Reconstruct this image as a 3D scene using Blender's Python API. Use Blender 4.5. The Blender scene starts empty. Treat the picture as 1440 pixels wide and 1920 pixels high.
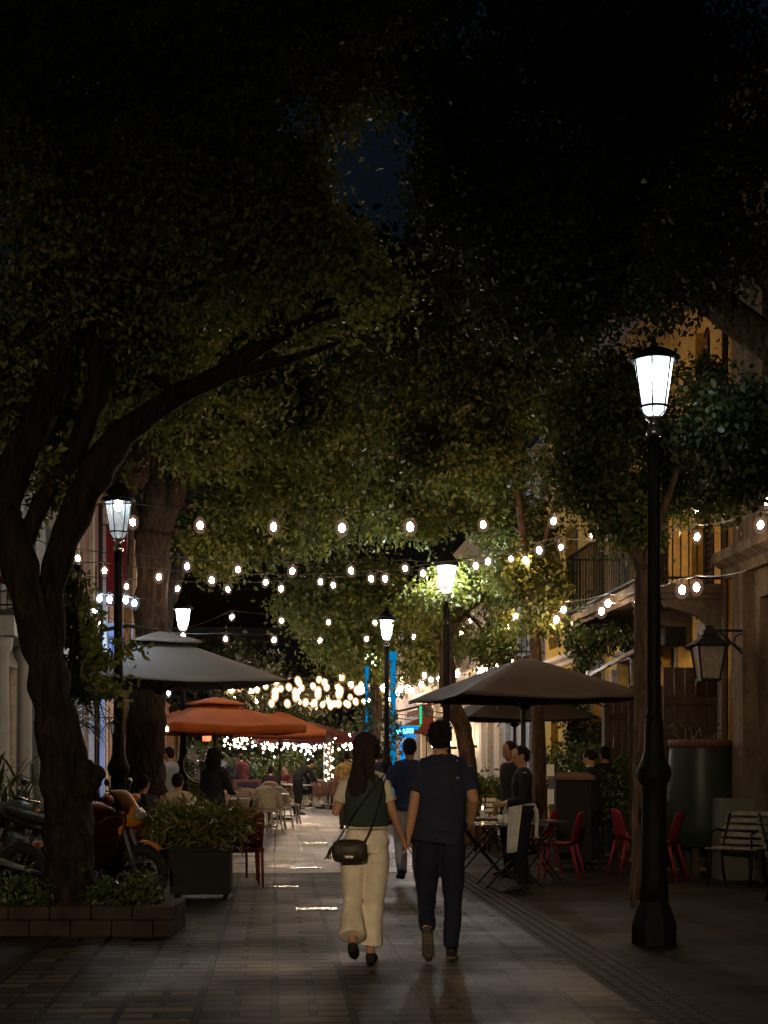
import bpy, math, random
import numpy as np
from mathutils import Vector, Matrix, noise
random.seed(7)
rng = np.random.default_rng(7)
C = bpy.context.scene.collection
F = 2700.0; HZ = 1425.0; CX = 720.0; EYE = 1.5
A = math.atan(205/2700.0)          # the street runs a little to the left of the view axis
CA, SA = math.cos(A), math.sin(A)

def W(px, py, d): return Vector(((px-CX)*d/F, d, EYE-(py-HZ)*d/F))
def G(px, py):
    d = EYE*F/(py-HZ); return Vector(((px-CX)*d/F, d, 0))
def GD(px, d): return Vector(((px-CX)*d/F, d, 0))
def S(xs, ys, z=0): return Vector((xs*CA-ys*SA, xs*SA+ys*CA, z))

# ------------------------------------------------------------------ materials
def _n(nt, t, **kw):
    n = nt.nodes.new(t)
    for k, v in kw.items(): setattr(n, k, v)
    return n
def mat(name, col, rough=.6, metal=0, var=.25, scale=6, bump=0, bscale=None, spec=.22, sheen=0, coord='Object'):
    m = bpy.data.materials.new(name); m.use_nodes = True; nt = m.node_tree; b = nt.nodes['Principled BSDF']
    b.inputs['Roughness'].default_value = rough; b.inputs['Metallic'].default_value = metal
    b.inputs['Specular IOR Level'].default_value = spec
    if sheen: b.inputs['Sheen Weight'].default_value = sheen
    tc = _n(nt, 'ShaderNodeTexCoord'); no = _n(nt, 'ShaderNodeTexNoise')
    no.inputs['Scale'].default_value = scale; no.inputs['Detail'].default_value = 6
    nt.links.new(tc.outputs[coord], no.inputs['Vector'])
    r = _n(nt, 'ShaderNodeValToRGB')
    r.color_ramp.elements[0].position = .3; r.color_ramp.elements[1].position = .7
    lo = [c*(1-var) for c in col]; hi = [min(1, c*(1+var)) for c in col]
    r.color_ramp.elements[0].color = (*lo, 1); r.color_ramp.elements[1].color = (*hi, 1)
    nt.links.new(no.outputs['Fac'], r.inputs['Fac']); nt.links.new(r.outputs['Color'], b.inputs['Base Color'])
    if bump:
        n2 = _n(nt, 'ShaderNodeTexNoise'); n2.inputs['Scale'].default_value = bscale or scale*4; n2.inputs['Detail'].default_value = 8
        nt.links.new(tc.outputs[coord], n2.inputs['Vector'])
        bu = _n(nt, 'ShaderNodeBump'); bu.inputs['Strength'].default_value = bump; bu.inputs['Distance'].default_value = .02
        nt.links.new(n2.outputs['Fac'], bu.inputs['Height']); nt.links.new(bu.outputs['Normal'], b.inputs['Normal'])
    return m
def emit(name, col, s):
    m = bpy.data.materials.new(name); m.use_nodes = True; nt = m.node_tree
    nt.nodes.remove(nt.nodes['Principled BSDF']); e = _n(nt, 'ShaderNodeEmission')
    e.inputs['Color'].default_value = (*col, 1); e.inputs['Strength'].default_value = s
    nt.links.new(e.outputs[0], nt.nodes['Material Output'].inputs[0]); return m
def lantern_glass(name, glow, col=(.8, .93, 1), frost=.35):
    m = bpy.data.materials.new(name); m.use_nodes = True; nt = m.node_tree
    nt.nodes.remove(nt.nodes['Principled BSDF'])
    tr = _n(nt, 'ShaderNodeBsdfTransparent'); tl = _n(nt, 'ShaderNodeBsdfTranslucent'); e = _n(nt, 'ShaderNodeEmission')
    tl.inputs[0].default_value = (.8, .85, .85, 1)
    tc = _n(nt, 'ShaderNodeTexCoord'); no = _n(nt, 'ShaderNodeTexNoise'); no.inputs['Scale'].default_value = 9
    nt.links.new(tc.outputs['Object'], no.inputs['Vector'])
    mu = _n(nt, 'ShaderNodeMath', operation='MULTIPLY'); mu.inputs[1].default_value = glow*2
    nt.links.new(no.outputs['Fac'], mu.inputs[0]); nt.links.new(mu.outputs[0], e.inputs['Strength'])
    e.inputs['Color'].default_value = (*col, 1)
    mx = _n(nt, 'ShaderNodeMixShader'); mx.inputs[0].default_value = frost
    nt.links.new(tr.outputs[0], mx.inputs[1]); nt.links.new(tl.outputs[0], mx.inputs[2])
    ad = _n(nt, 'ShaderNodeAddShader'); nt.links.new(mx.outputs[0], ad.inputs[0]); nt.links.new(e.outputs[0], ad.inputs[1])
    nt.links.new(ad.outputs[0], nt.nodes['Material Output'].inputs[0]); return m
def leafmat(name, c1, c2, c3, transl=.35, rough=.45):
    m = bpy.data.materials.new(name); m.use_nodes = True; nt = m.node_tree; b = nt.nodes['Principled BSDF']
    g = _n(nt, 'ShaderNodeNewGeometry'); r = _n(nt, 'ShaderNodeValToRGB')
    r.color_ramp.elements[0].color = (*c1, 1); r.color_ramp.elements[1].color = (*c3, 1)
    e = r.color_ramp.elements.new(.55); e.color = (*c2, 1)
    nt.links.new(g.outputs['Random Per Island'], r.inputs['Fac']); nt.links.new(r.outputs['Color'], b.inputs['Base Color'])
    b.inputs['Roughness'].default_value = rough; b.inputs['Specular IOR Level'].default_value = .35
    tl = _n(nt, 'ShaderNodeBsdfTranslucent'); nt.links.new(r.outputs['Color'], tl.inputs[0])
    mx = _n(nt, 'ShaderNodeMixShader'); mx.inputs[0].default_value = transl
    nt.links.new(b.outputs[0], mx.inputs[1]); nt.links.new(tl.outputs[0], mx.inputs[2])
    nt.links.new(mx.outputs[0], nt.nodes['Material Output'].inputs[0]); return m
def barkmat(name, c1, c2):
    m = bpy.data.materials.new(name); m.use_nodes = True; nt = m.node_tree; b = nt.nodes['Principled BSDF']
    b.inputs['Roughness'].default_value = .9; b.inputs['Specular IOR Level'].default_value = .1
    tc = _n(nt, 'ShaderNodeTexCoord'); mp = _n(nt, 'ShaderNodeMapping'); mp.inputs['Scale'].default_value = (1, 1, .22)
    nt.links.new(tc.outputs['Object'], mp.inputs['Vector'])
    n1 = _n(nt, 'ShaderNodeTexNoise'); n1.inputs['Scale'].default_value = 14; n1.inputs['Detail'].default_value = 9; n1.inputs['Distortion'].default_value = 1.2
    nt.links.new(mp.outputs[0], n1.inputs['Vector'])
    r = _n(nt, 'ShaderNodeValToRGB'); r.color_ramp.elements[0].position = .35; r.color_ramp.elements[1].position = .68
    r.color_ramp.elements[0].color = (*c1, 1); r.color_ramp.elements[1].color = (*c2, 1)
    nt.links.new(n1.outputs['Fac'], r.inputs['Fac']); nt.links.new(r.outputs['Color'], b.inputs['Base Color'])
    bu = _n(nt, 'ShaderNodeBump'); bu.inputs['Strength'].default_value = .9; bu.inputs['Distance'].default_value = .03
    nt.links.new(n1.outputs['Fac'], bu.inputs['Height']); nt.links.new(bu.outputs['Normal'], b.inputs['Normal']); return m
def stainwall(name, c, stain, rough=.9, sc=.9, bump=.35, amount=.6):
    """plaster or stone with streaks of dirt and rain wear running down it"""
    m = bpy.data.materials.new(name); m.use_nodes = True; nt = m.node_tree; b = nt.nodes['Principled BSDF']
    b.inputs['Roughness'].default_value = rough; b.inputs['Specular IOR Level'].default_value = .15
    tc = _n(nt, 'ShaderNodeTexCoord'); mp = _n(nt, 'ShaderNodeMapping'); mp.inputs['Scale'].default_value = (1, 1.6, .28)
    nt.links.new(tc.outputs['Object'], mp.inputs['Vector'])
    n1 = _n(nt, 'ShaderNodeTexNoise'); n1.inputs['Scale'].default_value = sc*3; n1.inputs['Detail'].default_value = 10
    nt.links.new(mp.outputs[0], n1.inputs['Vector'])
    n2 = _n(nt, 'ShaderNodeTexNoise'); n2.inputs['Scale'].default_value = sc*14; n2.inputs['Detail'].default_value = 8
    nt.links.new(tc.outputs['Object'], n2.inputs['Vector'])
    r = _n(nt, 'ShaderNodeValToRGB'); r.color_ramp.elements[0].position = .38; r.color_ramp.elements[1].position = .62
    r.color_ramp.elements[0].color = (*stain, 1); r.color_ramp.elements[1].color = (*c, 1)
    nt.links.new(n1.outputs['Fac'], r.inputs['Fac'])
    mx = _n(nt, 'ShaderNodeMixRGB'); mx.inputs['Fac'].default_value = amount; mx.inputs['Color1'].default_value = (*c, 1)
    nt.links.new(r.outputs['Color'], mx.inputs['Color2'])
    m2 = _n(nt, 'ShaderNodeMixRGB', blend_type='MULTIPLY'); m2.inputs['Fac'].default_value = .5
    nt.links.new(mx.outputs[0], m2.inputs['Color1']); nt.links.new(n2.outputs['Color'], m2.inputs['Color2'])
    r2 = _n(nt, 'ShaderNodeValToRGB'); r2.color_ramp.elements[0].color = (.45, .45, .45, 1); r2.color_ramp.elements[1].color = (1.0, 1.0, 1.0, 1)
    r2.color_ramp.elements[0].position = .35; r2.color_ramp.elements[1].position = .6
    nt.links.new(n2.outputs['Fac'], r2.inputs['Fac']); nt.links.new(r2.outputs['Color'], m2.inputs['Color2'])
    nt.links.new(m2.outputs[0], b.inputs['Base Color'])
    bu = _n(nt, 'ShaderNodeBump'); bu.inputs['Strength'].default_value = bump; bu.inputs['Distance'].default_value = .03
    nt.links.new(n2.outputs['Fac'], bu.inputs['Height']); nt.links.new(bu.outputs['Normal'], b.inputs['Normal']); return m

def envelope(name, col, s):  # clear glowing shell around a bulb, imitating its halo of lens glow
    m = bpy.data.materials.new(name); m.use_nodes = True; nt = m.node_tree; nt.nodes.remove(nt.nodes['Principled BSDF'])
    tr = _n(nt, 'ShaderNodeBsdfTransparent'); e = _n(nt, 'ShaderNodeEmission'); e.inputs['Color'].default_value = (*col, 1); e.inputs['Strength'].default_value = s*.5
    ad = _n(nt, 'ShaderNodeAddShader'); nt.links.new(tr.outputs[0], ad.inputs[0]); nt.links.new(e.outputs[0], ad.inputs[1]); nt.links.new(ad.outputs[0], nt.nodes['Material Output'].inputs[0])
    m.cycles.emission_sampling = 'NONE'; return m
M = {}
M['iron'] = mat('black cast iron', (.009, .009, .009), .6, .1, .3, 20, .3, spec=.12)
M['wire'] = mat('black cable', (.02, .02, .02), .5)
M['bulb'] = emit('warm bulb', (1, .68, .42), 185); M['envelope'] = envelope('bulb halo warm', (1, .58, .42), .095); M['envelope_far'] = envelope('bulb halo amber far', (1, .5, .2), 1.1); M['bulb_soft'] = emit('warm bulb softer', (1, .62, .35), 110); M['envelope_cool'] = envelope('bulb halo cool', (.6, .8, 1), .1)
M['bulb_cool'] = emit('cool white bulb', (.72, .9, 1), 170)
M['bulb_amber'] = emit('amber bulb', (1, .55, .22), 60)
M['fairy'] = emit('fairy light white', (.8, .9, 1), 60)
M['fairy_warm'] = emit('fairy light warm', (1, .75, .5), 60)
M['bark'] = barkmat('dark bark', (.035, .022, .014), (.13, .08, .05))
M['bark_dk'] = barkmat('blackish bark', (.015, .01, .008), (.05, .035, .025))
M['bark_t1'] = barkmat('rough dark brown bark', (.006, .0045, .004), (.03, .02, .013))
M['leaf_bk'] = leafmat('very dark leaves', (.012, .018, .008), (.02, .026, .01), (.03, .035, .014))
M['bark2'] = barkmat('brown bark', (.05, .035, .022), (.17, .11, .07))
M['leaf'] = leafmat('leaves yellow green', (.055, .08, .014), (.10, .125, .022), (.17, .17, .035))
M['leaf_t1'] = leafmat('leaves brightened as if lit', (.09, .12, .02), (.17, .19, .032), (.28, .25, .05))  # brighter copy of leaf, light on the crown put into its colour
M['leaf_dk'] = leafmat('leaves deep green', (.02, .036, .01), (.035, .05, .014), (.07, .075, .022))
M['leaf_red'] = leafmat('brown leaves dry and warm lit', (.07, .045, .015), (.12, .06, .02), (.1, .09, .025))  # on the small tree this brown orange stands for warm lamplight
M['leaf_lit'] = leafmat('leaves lightened as if lit', (.09, .12, .025), (.15, .17, .035), (.24, .21, .06))  # lighter leaf copy with nearby lamplight put into the colour
M['shrub'] = leafmat('shrub leaves', (.025, .045, .015), (.045, .07, .02), (.09, .11, .035), .2, .35)
M['crotonl'] = leafmat('yellow green narrow leaves', (.05, .06, .015), (.1, .1, .02), (.2, .16, .04), .2, .4)
M['concrete'] = mat('grey concrete', (.3, .28, .26), .8, 0, .2, 4, .3)

# ------------------------------------------------------------------ mesh builder
class MB:
    def __init__(s, o=(0, 0, 0)):
        s.v = []; s.f = []; s.o = Vector(o)
    def add(s, vs, fs):
        k = len(s.v); s.v += [tuple(Vector(v)-s.o) for v in vs]; s.f += [tuple(i+k for i in f) for f in fs]
    def box(s, c, size, rz=0, m=None):
        hx, hy, hz = [q/2 for q in size]; vs = []
        mm = m if m is not None else Matrix.Rotation(rz, 3, 'Z')
        for x, y, z in ((-1,-1,-1),(1,-1,-1),(1,1,-1),(-1,1,-1),(-1,-1,1),(1,-1,1),(1,1,1),(-1,1,1)):
            vs.append(mm @ Vector((x*hx, y*hy, z*hz)) + Vector(c))
        s.add(vs, [(0,3,2,1),(4,5,6,7),(0,1,5,4),(1,2,6,5),(2,3,7,6),(3,0,4,7)])
    def bb(s, x0, x1, y0, y1, z0, z1): s.box(((x0+x1)/2, (y0+y1)/2, (z0+z1)/2), (abs(x1-x0), abs(y1-y0), abs(z1-z0)))
    def bar(s, a, b, w, t=None):
        a, b = Vector(a), Vector(b); t = t or w; d = (b-a); L = d.length
        z = d.normalized(); x = z.cross(Vector((0, 0, 1)))
        if x.length < 1e-3: x = Vector((1, 0, 0))
        x.normalize(); y = z.cross(x); m = Matrix((x, y, z)).transposed()
        s.box((a+b)/2, (w, t, L), m=m)
    def tube(s, pts, r, seg=8, xax=None, ry=None, cap=True, nz=0, nscale=3):
        pts = [Vector(p) for p in pts]; n = len(pts)
        r = r if isinstance(r, (list, tuple)) else [r]*n
        ry = ry if ry is not None else r
        ry = ry if isinstance(ry, (list, tuple)) else [ry]*n
        vs = []; fs = []; px = None
        for i, p in enumerate(pts):
            t = (pts[min(i+1, n-1)]-pts[max(i-1, 0)]); t = t.normalized() if t.length > 1e-9 else Vector((0, 0, 1))
            ref = Vector(xax) if xax is not None else (px if px is not None else (Vector((1, 0, 0)) if abs(t.x) < .9 else Vector((0, 1, 0))))
            x = ref - t*ref.dot(t)
            if x.length < 1e-4: x = t.orthogonal()
            x.normalize(); y = t.cross(x); px = x
            for k in range(seg):
                a = 2*math.pi*k/seg; q = p + x*math.cos(a)*r[i] + y*math.sin(a)*ry[i]
                if nz: q += (q-p)*nz*noise.noise(q*nscale)*1.6
                vs.append(q)
        for i in range(n-1):
            for k in range(seg):
                k2 = (k+1) % seg; fs.append((i*seg+k, i*seg+k2, (i+1)*seg+k2, (i+1)*seg+k))
        if cap: fs.append(tuple(range(seg))[::-1]); fs.append(tuple((n-1)*seg+k for k in range(seg)))
        s.add(vs, fs)
    def lathe(s, prof, c=(0, 0, 0), seg=20):
        c = Vector(c); s.tube([c+Vector((0, 0, z)) for _, z in prof], [max(r, .0005) for r, _ in prof], seg, xax=(1, 0, 0))
    def ball(s, c, r, seg=12, rings=8, sq=None):
        c = Vector(c); r = r if isinstance(r, (tuple, list)) else (r, r, r); vs = []; fs = []
        for i in range(rings+1):
            th = math.pi*i/rings
            for k in range(seg):
                a = 2*math.pi*k/seg
                vs.append(c+Vector((r[0]*math.sin(th)*math.cos(a), r[1]*math.sin(th)*math.sin(a), -r[2]*math.cos(th))))
        for i in range(rings):
            for k in range(seg):
                k2 = (k+1) % seg; fs.append((i*seg+k, i*seg+k2, (i+1)*seg+k2, (i+1)*seg+k))
        s.add(vs, fs)
    def torus(s, c, R, r, seg=28, rs=8, m=None, sweep=(0, 2*math.pi)):
        c = Vector(c); m = m or Matrix.Identity(3); full = abs(sweep[1]-sweep[0]-2*math.pi) < 1e-3
        pts = [c + m @ Vector((R*math.cos(a), R*math.sin(a), 0)) for a in [sweep[0]+(sweep[1]-sweep[0])*i/seg for i in range(seg+1)]]
        s.tube(pts, r, rs, cap=not full)
    def extrude(s, outline, a0, a1, axis='y'):
        """outline: list of 2-D points; axis the extrusion direction"""
        def P(u, v, w):
            return (u, w, v) if axis == 'y' else ((w, u, v) if axis == 'x' else (u, v, w))
        n = len(outline); vs = [P(u, v, a0) for u, v in outline]+[P(u, v, a1) for u, v in outline]
        fs = [tuple(range(n)), tuple(range(2*n-1, n-1, -1))]+[(i, i+n, (i+1) % n+n, (i+1) % n) for i in range(n)]
        s.add(vs, fs)
    def build(s, name, m, parent=None, smooth=False, loc=None, rz=0, bevel=0):
        me = bpy.data.meshes.new(name); me.from_pydata(s.v, [], s.f); me.materials.append(m)
        me.update()
        if smooth: me.shade_smooth()
        return link(name, me, parent, loc, rz, s.o if parent is None else None, bevel)
def link(name, me, parent=None, loc=None, rz=0, origin=None, bevel=0):
    o = bpy.data.objects.new(name, me); C.objects.link(o)
    if parent is not None: o.parent = parent
    if origin is not None: o.location = origin
    if loc is not None: o.location = loc
    if rz: o.rotation_euler = (0, 0, rz)
    if bevel:
        b = o.modifiers.new('b', 'BEVEL'); b.width = bevel; b.segments = 2; b.limit_method = 'ANGLE'
    return o
def tag(o, label=None, cat=None, group=None, kind=None):
    if label: o['label'] = label
    if cat: o['category'] = cat
    if group: o['group'] = group
    if kind: o['kind'] = kind
    return o
def thing(name, label, cat, loc=(0, 0, 0), rz=0, group=None):
    o = bpy.data.objects.new(name, None); C.objects.link(o); o.empty_display_size = .2
    o.location = loc; o.rotation_euler = (0, 0, rz); return tag(o, label, cat, group)
def dup(root, loc, rz, label=None, group=None, scale=None):
    r = root.copy(); C.objects.link(r); r.location = loc; r.rotation_euler = (0, 0, rz)
    if scale: r.scale = (scale,)*3
    if label: r['label'] = label
    if group: r['group'] = group
    for ch in list(root.children):
        c = ch.copy(); C.objects.link(c); c.parent = r
        for g in ch.children:
            q = g.copy(); C.objects.link(q); q.parent = c
    return r
def remesh(mb, vox, it=3, fn=None):
    me = bpy.data.meshes.new('t'); me.from_pydata(mb.v, [], mb.f); me.update()
    o = bpy.data.objects.new('t', me); C.objects.link(o)
    r = o.modifiers.new('r', 'REMESH'); r.mode = 'VOXEL'; r.voxel_size = vox
    sm = o.modifiers.new('s', 'SMOOTH'); sm.factor = .5; sm.iterations = it
    dg = bpy.context.evaluated_depsgraph_get(); ev = o.evaluated_get(dg)
    out = bpy.data.meshes.new_from_object(ev); bpy.data.objects.remove(o); bpy.data.meshes.remove(me)
    out.materials.clear()
    if fn:
        n = len(out.vertices); co = np.empty(n*3); out.vertices.foreach_get('co', co)
        co = co.reshape(-1, 3); nr = np.empty(n*3); out.vertices.foreach_get('normal', nr); nr = nr.reshape(-1, 3)
        for i in range(n): co[i] += nr[i]*fn(Vector(co[i]))
        out.vertices.foreach_set('co', co.ravel()); out.update()
    out.shade_smooth(); return out
def catmull(pts, n=5):
    """pts: list of (Vector, r)"""
    out = []
    P = [pts[0]]+pts+[pts[-1]]
    for i in range(1, len(P)-2):
        for k in range(n):
            t = k/n; a, b, c, d = [q[0] for q in P[i-1:i+3]]
            p = .5*((2*b)+(c-a)*t+(2*a-5*b+4*c-d)*t*t+(3*b-a-3*c+d)*t*t*t)
            out.append((p, P[i][1]*(1-t)+P[i+1][1]*t))
    out.append(pts[-1]); return out

# ------------------------------------------------------------------ leaves
def leaf_mesh(name, centres, normals_out, per, spread, size, m, droop=.5, asp=.5, jag=1.0):
    """centres (n,3): each becomes a cluster of leaf-shaped faces"""
    n = len(centres); N = n*per
    c = np.repeat(np.asarray(centres), per, axis=0)
    sp = np.repeat(spread*(.6+.8*rng.random(n)), per)
    p = c+rng.normal(0, 1, (N, 3))*sp[:, None]*np.array([1, 1, .75])
    d = rng.normal(0, 1, (N, 3)); d[:, 2] -= droop*1.5
    d /= np.linalg.norm(d, axis=1)[:, None]
    q = rng.normal(0, 1, (N, 3)); sd = np.cross(d, q); sd /= np.linalg.norm(sd, axis=1)[:, None]
    nn = np.cross(d, sd)
    L = size*(.6+.8*rng.random(N)); L = L[:, None]
    v = np.empty((N, 6, 3))
    v[:, 0] = p
    v[:, 1] = p+d*L*.35+sd*L*asp*.5+nn*L*.08
    v[:, 2] = p+d*L*.75+sd*L*asp*.36+nn*L*.03
    v[:, 3] = p+d*L-nn*L*.1
    v[:, 4] = p+d*L*.75-sd*L*asp*.36+nn*L*.03
    v[:, 5] = p+d*L*.35-sd*L*asp*.5+nn*L*.08
    me = bpy.data.meshes.new(name); me.vertices.add(N*6); me.vertices.foreach_set('co', v.ravel())
    me.loops.add(N*6); me.loops.foreach_set('vertex_index', np.arange(N*6, dtype=np.int32))
    me.polygons.add(N); me.polygons.foreach_set('loop_start', np.arange(0, N*6, 6, dtype=np.int32))
    me.update(calc_edges=True); me.validate()
    mats = m if isinstance(m, list) else [m]
    for mm in mats: me.materials.append(mm)
    if len(mats) > 1:
        ci = np.asarray(centres); idx = np.array([min(len(mats)-1, max(0, int((.5+.75*noise.noise(Vector(q)*(2.2/max(.1, spread*6))+Vector((5, 5, 5))))*len(mats)+rng.normal(0, .35)))) for q in ci]); idx = np.repeat(idx, per).astype(np.int32); me.polygons.foreach_set('material_index', idx)
    return me
def in_ellipsoid(c, r, n, shell=.45):
    u = rng.normal(0, 1, (n, 3)); u /= np.linalg.norm(u, axis=1)[:, None]
    t = rng.random(n)**(shell); return np.array(c)+u*t[:, None]*np.array(r)
def blob_px(px, py, d, rx, ry, dep, n):
    c = W(px, py, d); k = d/F; return (c, (rx*k, dep, ry*k), n)
def tree(label, base, limbs, blobs, per, spread, leaf, lm, bm, group=None, nz=.12, twigs=.25, seg=14, cat='tree', name='tree', keep=None, stub=True, gaps=True):
    t = thing(name, label, cat, base, 0, group)
    tr = MB(base)
    first = True
    for L in limbs:
        p = catmull([(Vector(q), r) for q, r in L], 6)
        if first:
            b = MB(base); b.tube([q for q, _ in p], [r for _, r in p], seg+6, nz=nz, nscale=5); b.build('trunk', bm, t, True); first = False
        else: tr.tube([q for q, _ in p], [r for _, r in p], seg if L[0][1] > .06 else 7, nz=nz*.8, nscale=5)
    cs = []
    for c, r, n in blobs:
        k = in_ellipsoid(c, r, int(n*1.5))
        if gaps: k = k[[noise.noise(Vector(q)*(1.1 if spread < .18 else .7)+Vector((9, 3, 1))) > -.1 for q in k]]
        if keep is not None: k = k[[keep(q) for q in k]]
        cs.append(k)
        # a limb from the nearest limb point to the clump and twigs into it
        best = None
        for L in limbs:
            for q, rr in L:
                dd = (Vector(q)-c).length
                if best is None or dd < best[0]: best = (dd, Vector(q), rr)
        if stub and best[0] < 12:
            q = best[1]; mid = (q+c)/2+Vector((random.uniform(-.2, .2), random.uniform(-.2, .2), .12*best[0]))
            r0 = min(best[2]*.7, .05)
            pp = catmull([(q, r0), (mid, r0*.7), (Vector(c), r0*.35)], 4)
            tr.tube([a for a, _ in pp], [b_ for _, b_ in pp], 6)
        for q in k[:int(len(k)*twigs)]:
            q = Vector(q); a = Vector(c)+(q-Vector(c))*.15
            mid = (a+q)/2+Vector((random.uniform(-.1, .1), random.uniform(-.1, .1), random.uniform(0, .15)))
            tr.tube([a, mid, q], [.012, .008, .003], 4)
    if tr.v: tr.build('branch', bm, t, True)
    cs = np.concatenate(cs)-np.array(base)
    link('crown', leaf_mesh('crown', cs, None, per, spread, leaf, lm), t)
    return t
# ------------------------------------------------------------------ camera, sky
cam = bpy.data.cameras.new('camera'); co = bpy.data.objects.new('camera', cam); C.objects.link(co)
co.location = (0, 0, EYE); co.rotation_euler = (math.pi/2, 0, 0)
cam.sensor_fit = 'VERTICAL'; cam.sensor_height = 36; cam.lens = F/1920*36
cam.shift_y = (HZ-960)/1920; cam.clip_end = 2000; cam.clip_start = .1
sc = bpy.context.scene; sc.camera = co
sc.render.engine = 'CYCLES'
w = bpy.data.worlds.new('World'); sc.world = w; w.use_nodes = True
bg = w.node_tree.nodes['Background']; sky = w.node_tree.nodes.new('ShaderNodeTexSky')
sky.sky_type = 'NISHITA'; sky.sun_disc = False; sky.sun_elevation = math.radians(-2.5); sky.sun_rotation = math.radians(150)
tint = w.node_tree.nodes.new('ShaderNodeMixRGB'); tint.blend_type = 'MULTIPLY'; tint.inputs[0].default_value = 1; tint.inputs[2].default_value = (.34, .55, .85, 1)
w.node_tree.links.new(sky.outputs[0], tint.inputs[1]); w.node_tree.links.new(tint.outputs[0], bg.inputs[0]); bg.inputs[1].default_value = .085
sun = bpy.data.lights.new('moonlight', 'SUN'); sun.energy = .004; sun.angle = math.radians(.5); sun.color = (1, .95, .88)
so = bpy.data.objects.new('moonlight', sun); C.objects.link(so); so.rotation_euler = (math.radians(35), 0, math.radians(150))
sc.view_settings.view_transform = 'Standard'; sc.view_settings.look = 'None'; sc.view_settings.exposure = 0; sc.view_settings.gamma = 1
cy = sc.cycles; cy.use_denoising = True; cy.max_bounces = 5; cy.diffuse_bounces = 3; cy.glossy_bounces = 3
cy.transparent_max_bounces = 12; cy.sample_clamp_indirect = 2; cy.use_light_tree = True; cy.caustics_reflective = False; cy.caustics_refractive = False

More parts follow.
